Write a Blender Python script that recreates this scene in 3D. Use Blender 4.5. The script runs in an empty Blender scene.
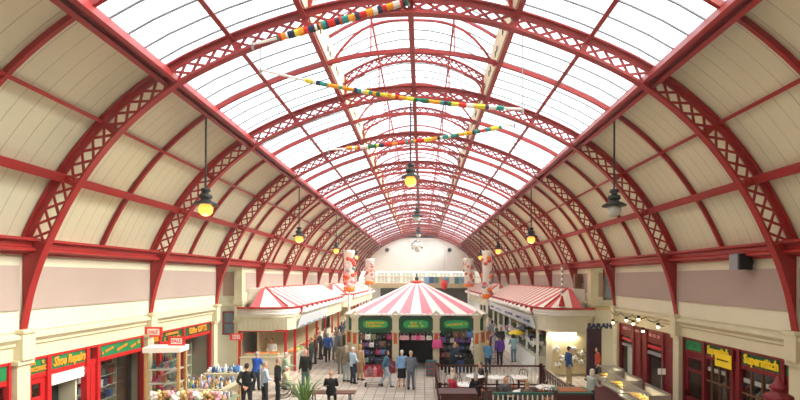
import bpy, bmesh, math, random
from mathutils import Vector, Matrix
PI = math.pi
rnd = random.Random(7)
SC = bpy.context.scene
COL = SC.collection

# ------------------------------------------------------------------ camera
CAMZ = 4.9
cam_d = bpy.data.cameras.new('camera')
cam = bpy.data.objects.new('camera', cam_d); COL.objects.link(cam)
cam_d.sensor_width = 36.0
cam_d.lens = 36.0*450/800
cam_d.shift_x = -22/800
cam_d.shift_y = 78/800
cam_d.clip_start = 0.05; cam_d.clip_end = 400
cam.location = (0.29, 0, CAMZ)
cam.rotation_euler = (PI/2, 0, 0)
cam.rotation_euler.rotate_axis('Z', math.radians(0.15))
SC.camera = cam

# ------------------------------------------------------------------ light
W = bpy.data.worlds.new('sky'); SC.world = W; W.use_nodes = True
nt = W.node_tree; bg = nt.nodes['Background']
bg.inputs['Color'].default_value = (0.97, 0.985, 1.0, 1); bg.inputs['Strength'].default_value = 2.1
sd = bpy.data.lights.new('sun', 'SUN'); sd.energy = 11; sd.angle = math.radians(40); sd.color = (1.0, .95, .84)
sun = bpy.data.objects.new('sun', sd); COL.objects.link(sun)
sun.rotation_euler = Vector((.80, -.12, .58)).to_track_quat('Z', 'Y').to_euler()
SC.view_settings.view_transform = 'Standard'; SC.view_settings.look = 'None'
SC.view_settings.exposure = 0.48; SC.view_settings.gamma = 1.0
SC.view_settings.use_curve_mapping = False
SC.cycles.max_bounces = 8; SC.cycles.diffuse_bounces = 5; SC.cycles.transparent_max_bounces = 16
SC.cycles.sample_clamp_indirect = 6

# ------------------------------------------------------------------ materials
MATS = {}
def srgb(h):
    v = [int(h[i:i+2], 16)/255 for i in (0, 2, 4)]
    return tuple((c/12.92 if c <= .04045 else ((c+.055)/1.055)**2.4) for c in v) + (1,)
def mat(name, hexc, rough=.6, metal=0.0, var=.10, scale=3.0, emit=None, es=0.0, spec=.4, bump=0.0):
    if name in MATS: return MATS[name]
    m = bpy.data.materials.new(name); m.use_nodes = True
    n = m.node_tree.nodes; l = m.node_tree.links; b = n['Principled BSDF']
    c = srgb(hexc)
    b.inputs['Roughness'].default_value = rough; b.inputs['Metallic'].default_value = metal
    b.inputs['Specular IOR Level'].default_value = spec
    tc = n.new('ShaderNodeTexCoord'); nz = n.new('ShaderNodeTexNoise'); nz.inputs['Scale'].default_value = scale
    nz.inputs['Detail'].default_value = 4
    l.new(tc.outputs['Object'], nz.inputs['Vector'])
    rp = n.new('ShaderNodeValToRGB')
    rp.color_ramp.elements[0].position = .3; rp.color_ramp.elements[1].position = .7
    rp.color_ramp.elements[0].color = tuple(x*(1-var) for x in c[:3])+(1,)
    rp.color_ramp.elements[1].color = tuple(min(1, x*(1+var*.6)) for x in c[:3])+(1,)
    l.new(nz.outputs['Fac'], rp.inputs['Fac']); l.new(rp.outputs['Color'], b.inputs['Base Color'])
    if bump:
        bp = n.new('ShaderNodeBump'); bp.inputs['Strength'].default_value = bump; bp.inputs['Distance'].default_value = .02
        l.new(nz.outputs['Fac'], bp.inputs['Height']); l.new(bp.outputs['Normal'], b.inputs['Normal'])
    if emit:
        b.inputs['Emission Color'].default_value = srgb(emit); b.inputs['Emission Strength'].default_value = es
    MATS[name] = m; return m

M_red = mat('red_iron_paint', '98201D', .5, var=.14, scale=1.5)
M_redt = mat('red_timber_paint', 'B81C1E', .45, var=.08)
M_burg = mat('burgundy_paint', '780F18', .45, var=.1)
M_cream = mat('cream_plaster', 'D3CDB4', .75, var=.05, scale=1.2)
M_stone = mat('cream_stone', 'CFC6A6', .7, var=.07, scale=2)
M_mauve = mat('mauve_plaster', 'A59288', .8, var=.05, scale=.8)
M_tan = mat('tan_plaster', 'C9B48C', .8, var=.08)
M_white = mat('white_paint', 'F1EEE6', .6, var=.03)
M_green = mat('green_sign', '1E7A45', .5, var=.08)
M_dgreen = mat('dark_green_sign', '14512F', .5, var=.08)
M_lgreen = mat('bright_green_sign', '2FA85C', .5, var=.05)
M_yel = mat('yellow_letter', 'F2D21B', .5, var=.03)
M_ora = mat('orange_letter', 'F29A2E', .5, var=.05)
M_dark = mat('dark_metal', '2A2E2C', .5, metal=.3)
M_black = mat('black', '141416', .6)
M_bar = mat('grey_glazing_bar', '747A7E', .6)
M_wood = mat('pine_wood', 'C79B60', .55, var=.15, scale=8)
M_mahog = mat('mahogany_wood', '4E1C1A', .4, var=.2, scale=5)
M_blue = mat('sign_blue', '3A3C86', .5)
M_grey = mat('grey', '8B8D90', .6)
M_leaf = mat('leaf_green', '4E8A3A', .55, var=.3, scale=6)
M_skin = mat('skin', 'D9A184', .55, var=.04)
M_orange = mat('orange', 'EE7A1E', .5, var=.1)
M_pink = mat('pink', 'E5458C', .5)
M_lpink = mat('pale_pink', 'E6A7B0', .6)
M_brown = mat('brown', '6E4A30', .6)

def glass_mat(name, tint=(1, 1, 1, 1), gloss=.06, milk=0.0):
    m = bpy.data.materials.new(name); m.use_nodes = True
    n = m.node_tree.nodes; l = m.node_tree.links; n.remove(n['Principled BSDF'])
    t = n.new('ShaderNodeBsdfTransparent'); t.inputs['Color'].default_value = tint
    g = n.new('ShaderNodeBsdfGlossy'); g.inputs['Roughness'].default_value = .08
    x = n.new('ShaderNodeMixShader'); x.inputs['Fac'].default_value = gloss
    l.new(t.outputs[0], x.inputs[1]); l.new(g.outputs[0], x.inputs[2])
    out = n['Material Output']
    if milk:
        d = n.new('ShaderNodeBsdfTranslucent'); d.inputs['Color'].default_value = (.9, .92, .93, 1)
        y = n.new('ShaderNodeMixShader'); y.inputs['Fac'].default_value = milk
        l.new(x.outputs[0], y.inputs[1]); l.new(d.outputs[0], y.inputs[2]); x = y
    l.new(x.outputs[0], out.inputs['Surface']); return m
M_glass = glass_mat('skylight_glass', (.93, .95, .96, 1), .02)
M_shopglass = glass_mat('shop_glass', (.86, .88, .87, 1), .06)

def board_mat():
    m = mat('cream_boarding', 'D3CFB3', .65, var=.07, scale=.5)
    n = m.node_tree.nodes; l = m.node_tree.links; b = n['Principled BSDF']
    ramp = [x for x in n if x.type == 'VALTORGB'][0]; tc = [x for x in n if x.type == 'TEX_COORD'][0]
    sp = n.new('ShaderNodeSeparateXYZ'); l.new(tc.outputs['Object'], sp.inputs[0])
    a = n.new('ShaderNodeMath'); a.operation = 'MULTIPLY'; a.inputs[1].default_value = 1/.36; l.new(sp.outputs['Y'], a.inputs[0])
    f = n.new('ShaderNodeMath'); f.operation = 'FRACT'; l.new(a.outputs[0], f.inputs[0])
    g = n.new('ShaderNodeMath'); g.operation = 'LESS_THAN'; g.inputs[1].default_value = .055; l.new(f.outputs[0], g.inputs[0])
    n2 = n.new('ShaderNodeTexNoise'); n2.inputs['Scale'].default_value = 1.1; l.new(tc.outputs['Object'], n2.inputs['Vector'])
    k = n.new('ShaderNodeMath'); k.operation = 'MULTIPLY'; l.new(g.outputs[0], k.inputs[0]); l.new(n2.outputs['Fac'], k.inputs[1])
    mx = n.new('ShaderNodeMix'); mx.data_type = 'RGBA'; l.new(k.outputs[0], mx.inputs['Factor'])
    l.new(ramp.outputs['Color'], mx.inputs[6]); mx.inputs[7].default_value = srgb('8A7C5C')
    l.new(mx.outputs[2], b.inputs['Base Color']); return m
M_board = board_mat()

def tile_mat():
    m = mat('floor_tiles', 'E0D7CB', .35, var=.08, scale=.6)
    n = m.node_tree.nodes; l = m.node_tree.links; b = n['Principled BSDF']
    ramp = [x for x in n if x.type == 'VALTORGB'][0]; tc = [x for x in n if x.type == 'TEX_COORD'][0]
    br = n.new('ShaderNodeTexBrick'); br.offset = 0; br.squash = 1
    br.inputs['Scale'].default_value = 1; br.inputs['Brick Width'].default_value = .42; br.inputs['Row Height'].default_value = .42
    br.inputs['Mortar Size'].default_value = .018; br.inputs['Mortar'].default_value = srgb('A0907E')
    br.inputs['Color1'].default_value = (1, 1, 1, 1); br.inputs['Color2'].default_value = (.80, .74, .70, 1)
    l.new(tc.outputs['Object'], br.inputs['Vector'])
    mx = n.new('ShaderNodeMix'); mx.data_type = 'RGBA'; mx.blend_type = 'MULTIPLY'; mx.inputs['Factor'].default_value = 1
    l.new(ramp.outputs['Color'], mx.inputs[6]); l.new(br.outputs['Color'], mx.inputs[7])
    l.new(mx.outputs[2], b.inputs['Base Color']); return m
M_tile = tile_mat()
def glow(name, hexc, s):
    return mat(name, hexc, .4, emit=hexc, es=s)
M_bulb = glow('warm_lit_glass', 'FF9238', 2.0)
M_bulbw = glow('small_lit_bulb', 'FFE2A6', 12)
M_food = mat('yellow_food', 'E8B84A', .5, var=.3, scale=25)

# ------------------------------------------------------------------ mesh builder
class MB:
    def __init__(s): s.v = []; s.f = []; s.m = []
    def add(s, vs, fs, mi=0):
        o = len(s.v); s.v += [tuple(v) for v in vs]
        s.f += [tuple(i+o for i in f) for f in fs]; s.m += [mi]*len(fs); return s
    def box(s, x0, x1, y0, y1, z0, z1, mi=0, mtx=None):
        vs = [Vector((x, y, z)) for z in (z0, z1) for y in (y0, y1) for x in (x0, x1)]
        if mtx: vs = [mtx @ v for v in vs]
        return s.add(vs, [(0, 2, 3, 1), (4, 5, 7, 6), (0, 1, 5, 4), (2, 6, 7, 3), (0, 4, 6, 2), (1, 3, 7, 5)], mi)
    def tube(s, pts, r, n=8, mi=0, caps=True, flat=None):
        pts = [Vector(p) for p in pts]; N = len(pts); rs = r if isinstance(r, (list, tuple)) else [r]*N
        base = len(s.v); prev = None
        for i, p in enumerate(pts):
            t = (pts[min(i+1, N-1)]-pts[max(i-1, 0)])
            if t.length < 1e-9: t = Vector((0, 0, 1))
            t.normalize()
            if prev is None:
                a = Vector((1, 0, 0)) if abs(t.x) < .8 else Vector((0, 1, 0))
                u = (a - t*a.dot(t)).normalized()
            else:
                u = prev - t*prev.dot(t); u = u.normalized() if u.length > 1e-6 else prev
            prev = u; w = t.cross(u)
            ru, rw = rs[i] if isinstance(rs[i], (list, tuple)) else (rs[i], rs[i])
            for k in range(n):
                a = 2*PI*k/n; s.v.append(tuple(p+u*(math.cos(a)*ru)+w*(math.sin(a)*rw)))
        for i in range(N-1):
            for k in range(n):
                s.f.append((base+i*n+k, base+i*n+(k+1) % n, base+(i+1)*n+(k+1) % n, base+(i+1)*n+k)); s.m.append(mi)
        if caps:
            s.f.append(tuple(base+k for k in range(n))[::-1]); s.f.append(tuple(base+(N-1)*n+k for k in range(n))); s.m += [mi, mi]
        return s
    def lathe(s, prof, c=(0, 0, 0), n=16, mi=0, sx=1, sy=1):
        base = len(s.v); c = Vector(c)
        for (r, z) in prof:
            for k in range(n):
                a = 2*PI*k/n; s.v.append((c.x+r*math.cos(a)*sx, c.y+r*math.sin(a)*sy, c.z+z))
        for i in range(len(prof)-1):
            for k in range(n):
                s.f.append((base+i*n+k, base+i*n+(k+1) % n, base+(i+1)*n+(k+1) % n, base+(i+1)*n+k)); s.m.append(mi)
        s.f.append(tuple(base+k for k in range(n))[::-1]); s.f.append(tuple(base+(len(prof)-1)*n+k for k in range(n))); s.m += [mi, mi]
        return s
    def ball(s, c, rx, ry=None, rz=None, n=10, mi=0):
        ry = ry or rx; rz = rz or rx; h = max(4, n//2+1)
        prof = [(max(1e-4, math.sin(PI*i/h)), -math.cos(PI*i/h)*rz) for i in range(h+1)]
        return s.lathe([(r, z) for r, z in prof], c, n, mi, rx, ry)
    def extr(s, poly, y0, y1, mi=0, axis='y'):
        # poly of (a,b): for axis y -> (x,z); axis x -> (y,z); axis z -> (x,y)
        N = len(poly); f = {'y': lambda a, b, t: (a, t, b), 'x': lambda a, b, t: (t, a, b), 'z': lambda a, b, t: (a, b, t)}[axis]
        vs = [f(a, b, y0) for a, b in poly]+[f(a, b, y1) for a, b in poly]
        fs = [tuple(range(N)), tuple(range(2*N-1, N-1, -1))]+[(i, i+N, (i+1) % N+N, (i+1) % N) for i in range(N)]
        return s.add(vs, fs, mi)
    def build(s, name, mats, parent=None, smooth=False, loc=None):
        me = bpy.data.meshes.new(name); me.from_pydata(s.v, [], s.f)
        mats = mats if isinstance(mats, (list, tuple)) else [mats]
        for m in mats: me.materials.append(m)
        me.polygons.foreach_set('material_index', s.m)
        bm = bmesh.new(); bm.from_mesh(me); bmesh.ops.recalc_face_normals(bm, faces=bm.faces); bm.to_mesh(me); bm.free()
        if smooth: me.polygons.foreach_set('use_smooth', [True]*len(me.polygons))
        me.update()
        o = bpy.data.objects.new(name, me); COL.objects.link(o)
        if parent: o.parent = parent
        if loc: o.location = loc
        return o
def Bx(*a, **k): return MB().box(*a, **k)
def thing(name, label, cat, loc=(0, 0, 0), rz=0, group=None):
    o = bpy.data.objects.new(name, None); COL.objects.link(o); o.empty_display_size = .2
    o.location = loc; o.rotation_euler = (0, 0, rz); return tag(o, label, cat, group)
def tag(o, label, cat, group=None, kind=None):
    o['label'] = label; o['category'] = cat
    if group: o['group'] = group
    if kind: o['kind'] = kind
    return o
def struct(o, label=None):
    o['kind'] = 'structure'
    if label: o['label'] = label
    return o
def dup(root, loc=None, rz=None, label=None, group=None, scale=None, mats=None):
    def cp(o, par):
        c = o.copy(); COL.objects.link(c); c.parent = par
        for ch in list(KIDS.get(o.name, o.children)): cp(ch, c)
        return c
    r = cp(root, None)
    if loc: r.location = loc
    if rz is not None: r.rotation_euler = (0, 0, rz)
    if label: r['label'] = label
    if group: r['group'] = group
    if scale: r.scale = (scale,)*3
    return r
KIDS = {}
def recolor(o, m, idx=0):
    o.material_slots[idx].link = 'OBJECT'; o.material_slots[idx].material = m

def text(s, size, loc, rot, m, parent, name='lettering', ext=.012, shear=0, bold=.0, align='CENTER', sx=1, part_label=None):
    cu = bpy.data.curves.new(name, 'FONT'); cu.body = s; cu.size = size; cu.extrude = ext; cu.shear = shear; cu.offset = bold
    cu.align_x = align; cu.align_y = 'CENTER'; cu.resolution_u = 3
    t = bpy.data.objects.new(name, cu); COL.objects.link(t)
    bpy.context.view_layer.update()
    me = bpy.data.meshes.new_from_object(t.evaluated_get(bpy.context.evaluated_depsgraph_get()))
    bpy.data.objects.remove(t); bpy.data.curves.remove(cu)
    me.materials.clear(); me.materials.append(m)
    o = bpy.data.objects.new(name, me); COL.objects.link(o); o.parent = parent
    o.location = loc; o.rotation_euler = rot; o.scale = (sx, 1, 1)
    return o
# text on wall facing +X (left wall) / -X (right wall) / -Y (towards camera)
R_L = (PI/2, 0, PI/2); R_R = (PI/2, 0, -PI/2); R_F = (PI/2, 0, 0)
def squiggle(w, h, loc, rot, m, parent, n=9, seed=1, name='lettering'):
    """unreadable lettering: a row of small irregular strokes"""
    r = random.Random(seed); b = MB(); x = -w/2; cw = w/n
    for i in range(n):
        if r.random() < .12: x += cw; continue
        a = h*r.uniform(.7, 1)
        b.box(x+cw*.12, x+cw*.36, -a/2, a/2, -.005, .012)
        k = r.choice((0, 1, 2))
        if k != 1: b.box(x+cw*.3, x+cw*.85, a/2-h*.18, a/2, -.005, .012)
        if k != 0: b.box(x+cw*.6, x+cw*.85, -a/2, a/2, -.005, .012)
        b.box(x+cw*.3, x+cw*.85, -a/2, -a/2+h*.18, -.005, .012)
        x += cw
    o = b.build(name, m, parent); o.location = loc; o.rotation_euler = rot; return o

# ------------------------------------------------------------------ place helpers
def xw(px, Y): return .29+(px-422)*Y/450
def zw(py, Y): return CAMZ-(py-278)*Y/450
def onfloor(px, py, z=0):
    Y = 450*(CAMZ-z)/(py-278); return xw(px, Y), Y
def FY(i): return 5.58+4.93*i
HW = 9.0        # half width of the nave
EPROF = [(0, 6.15), (1.4, 6.03), (2.73, 5.68), (4.17, 5.13), (5.52, 4.42), (6.75, 3.38), (7.72, 2.12), (8.42, .77), (8.8, -.28), (9.0, -1.26)]
def catmull(P, n=8):
    out = []; Q = [(-P[1][0], P[1][1])]+P+[(2*P[-1][0]-P[-2][0], 2*P[-1][1]-P[-2][1])]
    for i in range(1, len(Q)-2):
        for k in range(n):
            t = k/n; r = []
            for c in (0, 1):
                a, b, d, e = Q[i-1][c], Q[i][c], Q[i+1][c], Q[i+2][c]
                r.append(.5*(2*b+(d-a)*t+(2*a-5*b+4*d-e)*t*t+(3*b-a-3*d+e)*t**3))
            out.append(tuple(r))
    out.append(P[-1]); return out
_c = catmull(EPROF, 12)
_len = [0]
for i in range(1, len(_c)): _len.append(_len[-1]+math.dist(_c[i-1], _c[i]))
LTOT = _len[-1]
def prof(sv, off=0.0):
    """inner arch profile at arc length sv (right half, x>=0), z absolute; off = outward offset"""
    sg = 1 if sv >= 0 else -1; a = min(abs(sv), LTOT-1e-6)
    if off > .22: off += .15*min(1, a/10.2)**1.5-.02
    i = max(1, next(k for k in range(1, len(_len)) if _len[k] >= a))
    t = (a-_len[i-1])/(_len[i]-_len[i-1])
    x = _c[i-1][0]*(1-t)+_c[i][0]*t; z = _c[i-1][1]*(1-t)+_c[i][1]*t
    j0, j1 = max(0, i-2), min(len(_c)-1, i+1)
    if i <= 2: tx, tz = 1, -(_c[0][1]-_c[3][1])/(_c[3][0])*a/_len[3] if _len[3] else 0
    else: tx, tz = _c[j1][0]-_c[j0][0], _c[j1][1]-_c[j0][1]
    L = math.hypot(tx, tz); nx, nz = -tz/L, tx/L
    return sg*(x+nx*off), CAMZ+z+nz*off
def s_at_x(xx):
    for i in range(1, len(_c)):
        if _c[i][0] >= xx: return _len[i-1]+(_len[i]-_len[i-1])*(xx-_c[i-1][0])/(_c[i][0]-_c[i-1][0])
def s_at_z(z):   # z relative to camera
    for i in range(1, len(_c)):
        if _c[i][1] <= z: return _len[i-1]+(_len[i]-_len[i-1])*(z-_c[i-1][1])/(_c[i][1]-_c[i-1][1])
S_SKY = s_at_x(5.52); S_SPR = s_at_z(.74); S_LAN = s_at_x(2.4); S_P1 = s_at_x(4.0); S_P2 = s_at_z(3.3); S_P3 = s_at_z(2.1)
DEP = .46
NF = 12; YEND = 65.0; YBACK = -3.0
# ================================================================== STRUCTURE
struct(Bx(-13, 13, YBACK, YEND+2, -.2, 0).build('floor', M_tile))
# boarded ceiling each side, one curved sheet with thickness
for sg, nm in ((-1, 'left'), (1, 'right')):
    b = MB(); K = 18
    for (a, off0, off1) in ((0, DEP+.03, DEP+.13),):
        ring = []
        for k in range(K+1):
            sv = S_SKY+(S_SPR+.25-S_SKY)*k/K
            ring.append((prof(sv*1, off0), prof(sv*1, off1)))
        for k in range(K):
            p = [ring[k][0], ring[k][1], ring[k+1][1], ring[k+1][0]]
            b.extr([(sg*q[0], q[1]) for q in p], YBACK, YEND)
    struct(b.build('ceiling', M_board, smooth=False))
# glazing: one window per bay and strip
wn = 0
def glaze(y0, y1, sa, sb, sg, off, fn, nbar):
    global wn; wn += 1
    g = MB(); K = 5
    for k in range(K):
        a, c = sa+(sb-sa)*k/K, sa+(sb-sa)*(k+1)/K
        p = [fn(a, off), fn(a, off+.015), fn(c, off+.015), fn(c, off)]
        g.extr([(sg*q[0], q[1]) for q in p], y0, y1)
    o = struct(g.build('window_%d' % wn, M_glass))
    for j in range(nbar):
        yy = y0+(y1-y0)*(j+.5)/nbar; q = MB()
        for k in range(K):
            a, c = sa+(sb-sa)*k/K, sa+(sb-sa)*(k+1)/K
            p = [fn(a, off-.03), fn(a, off+.0), fn(c, off+.0), fn(c, off-.03)]
            q.extr([(sg*t[0], t[1]) for t in p], yy-.014, yy+.014)
        q.build('glazing_bar', M_bar, o)
LZ0 = CAMZ+6.98; LZ1 = CAMZ+7.78
def lant(x, off=0):   # lantern roof curve
    u = abs(x)/2.45
    return x, LZ1-(LZ1-LZ0)*u**2+off
for i in range(-2, NF+1):
    ya = FY(i); yb = min(FY(i+1), YEND)
    if ya < YBACK: ya = YBACK
    for sg in (-1, 1):
        glaze(ya, yb, S_LAN, S_SKY, sg, DEP+.05, prof, 9)
        glaze(ya, yb, 0, 2.45, sg, 0, lant, 9)
# lantern sides (cream boards with louvre slots)
for k, sg in ((1, -1), (2, 1)):
    b = MB(); x0 = sg*2.42
    zb = prof(S_LAN, DEP)[1]
    b.box(min(x0, x0+sg*.06), max(x0, x0+sg*.06), YBACK, YEND, zb, LZ0+.03)
    o = struct(b.build('trim_%d' % k, M_stone))
    # louvre vents in cream boards
    v = MB(); y = 0.0
    while y < YEND-1:
        v.box(min(x0, x0-sg*.02), max(x0, x0-sg*.02), y+.5, y+.6, zb+.25, zb+.40)
        v.box(min(x0, x0-sg*.02), max(x0, x0-sg*.02), y+.8, y+.9, zb+.25, zb+.40); y += 1.23
    v.build('vent_slot', M_black, o)

# ---- walls.  opening of the cross aisles at Y 20.6..23.3 up to z 5.45
OA, OB = 20.55, 23.3
SH0 = 2.53
def wallside(sg, nm):
    X = sg*HW
    def bx(b, xa, xb, *r):
        b.box(min(sg*xa, sg*xb), max(sg*xa, sg*xb), *r)
    b = MB()
    for (ya, yb) in ((YBACK, OA), (OB, YEND)):
        bx(b, HW+.04, HW+.3, ya, yb, 3.62, 5.9)
    # upper wall over shops, then plain wall behind the distant stalls
    bx(b, HW+.04, HW+.3, OB+.3, YEND, 0, 3.62)
    # head of the cross aisle and its far return wall
    bx(b, HW+.04, HW+.3, OA, OB, 5.5, 5.9)
    bx(b, HW+.0, HW+4.5, OB, OB+.3, 0, 5.9)
    bx(b, HW+4.2, HW+4.5, OA-3, OB, 0, 5.9)
    bx(b, HW+.3, HW+4.5, OA-3.3, OB+.3, 5.9, 6.0)
    bx(b, HW+1.5, HW+1.7, YBACK, OA-.3, 0, 3.0)        # back of the shops
    bx(b, HW+.32, HW+1.6, YBACK, OA-.3, 2.98, 3.6)
    bx(b, HW+.06, HW+1.6, OA-.3, OA, 0, 5.5)
    w = struct(b.build('wall_'+nm, M_cream))
    p = MB()
    for (ya, yb) in ((YBACK, OA-.25), (OB+.35, YEND-.5)):
        # a recessed-looking mauve panel per bay between arch feet
        i = -2
        while FY(i) < yb:
            a, c = max(ya, FY(i)+.12), min(yb, FY(i+1)-.12)
            if c-a > .6: bx(p, HW+.0, HW+.05, a, c, 4.13, 5.16)
            i += 1
    p.build('panel', M_mauve, w)
    q = MB()
    # mauve panel and band on the cross aisle wall facing the camera
    bx(q, HW+.35, HW+1.0, OB-.03, OB+.01, 3.95, 5.2)
    wl = MB(); bx(wl, HW+1.44, HW+1.5, YBACK+.1, OA-.35, 0, 2.97); wl.build('panelling', mat('dark_wood_panelling', '6B4A30', .6, var=.3, scale=2), w)
    q.build('panel', mat('brown_mauve_plaster', 'A88C78', .8), w)
    return bx
def cornice(sg, n):
    pr = [(0, 0), (.0, .0), (.30, .0), (.30, .06), (.24, .10), (.20, .20), (.12, .24), (.12, .60), (.0, .60)]
    b = MB()
    # profile: wide lip on top, flat fascia below; z 2.95..3.57
    pl = [(HW+.10, 2.95), (HW-.02, 2.95), (HW-.02, 3.26), (HW-.08, 3.30), (HW-.08, 3.36), (HW-.16, 3.44), (HW-.20, 3.46), (HW-.20, 3.54), (HW-.02, 3.62), (HW+.10, 3.62)]
    b.extr([(sg*(a+.12), z) for a, z in pl], YBACK, OA)
    b.extr([(sg*a, z) for a, z in [(HW+.1, 3.5), (HW-.1, 3.5), (HW-.14, 3.62), (HW-.14, 3.68), (HW+.1, 3.72)]], OB, YEND)
    # return cornice along the aisle wall facing camera
    b.box(min(sg*HW, sg*(HW+4.2)), max(sg*HW, sg*(HW+4.2)), OB-.14, OB, 3.45, 3.62)
    return struct(b.build('trim_%d' % n, M_stone))
for sg, nm, n in ((-1, 'left', 3), (1, 'right', 4)):
    wallside(sg, nm); cornice(sg, n)
# pilasters in line with the arches
n = 5
for sg in (-1, 1):
    for i in (0, 1, 2, 3):
        Y = FY(i); b = MB(); w = .17; Yc = Y if i < 3 else OA-.26
        a, c = sorted((sg*(HW-.0), sg*(HW+.3)))
        b.box(a, c, Yc-w, Yc+w, 0, 2.9)
        a2, c2 = sorted((sg*(HW-.06), sg*(HW+.3)))
        b.box(a2, c2, Yc-w-.06, Yc+w+.06, 0, .35)
        b.box(a2, c2, Yc-w-.05, Yc+w+.05, 2.86, 2.97)
        b.box(a2-.06 if sg > 0 else a2, c2 if sg > 0 else c2+.06, Yc-w, Yc+w, 2.97, 3.66)
        a3, c3 = sorted((sg*(HW-.17), sg*(HW+.3)))
        b.box(a3, c3, Yc-w-.03, Yc+w+.03, 3.60, 3.68)
        struct(b.build('trim_%d' % n, M_stone)); n += 1
    # aisle corner pier
    b = MB(); a, c = sorted((sg*(HW-.05), sg*(HW+.35)))
    b.box(a, c, OB-.2, OB+.25, 0, 5.5); b.box(a-.06, c+.06, OB-.26, OB+.3, 3.5, 3.72); b.box(a-.04, c+.04, OB-.24, OB+.29, 2.6, 2.7)
    struct(b.build('trim_%d' % n, M_stone)); n += 1
# white gutter ledge strip under the springing beam is the wall itself; springing beams (red), one each side
for sg, wd in ((-1, 'left'), (1, 'right')):
    b = MB(); a, c = sorted((sg*(HW-.02), sg*(HW-.42)))
    x0, x1 = HW-.02, HW-.40
    b.extr([(sg*x, z) for x, z in [(x0+.06, 5.42), (HW-.12, 5.42), (HW-.12, 5.46), (HW-.30, 5.50), (HW-.30, 5.56), (HW-.2, 5.60), (HW-.2, 5.70), (HW-.34, 5.74), (HW-.34, 5.80), (x0+.06, 5.84)]], YBACK, YEND)
    tag(b.build('springing_beam', M_red), 'long red iron beam along the top of the %s wall' % wd, 'beam')
# end wall: gable, balcony slab, back wall
b = MB()
K = 24; pts = []
for k in range(-K, K+1):
    pts.append(prof(S_SPR*k/K, DEP+.1))
pts = [(HW+.3, 5.85)]+[p for p in pts[::-1] if p[1] > 5.86]+[(-HW-.3, 5.85)]
b.extr(pts, YEND, YEND+.3)
b.box(-HW-.3, HW+.3, YEND+3.5, YEND+3.8, 0, 7.2)
for s_ in (-1, 1): b.box(min(s_*(HW+.3), s_*HW), max(s_*(HW+.3), s_*HW), YEND, YEND+3.5, 0, 7.2)
b.box(-2.8, 2.8, YEND, YEND+.3, pts[len(pts)//2][1]-.9, LZ1+.2)
struct(b.build('wall_end', M_white))
b = MB(); b.box(-HW, HW, YEND-1.6, YEND+3.5, 3.6, 4.05); b.box(-HW, HW, YEND-1.75, YEND-1.6, 3.5, 4.1)
struct(b.build('trim_40', M_tan))
b = MB(); b.box(-13, 13, YBACK-.3, YBACK, 0, 13); struct(b.build('wall_back', M_cream))

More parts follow.
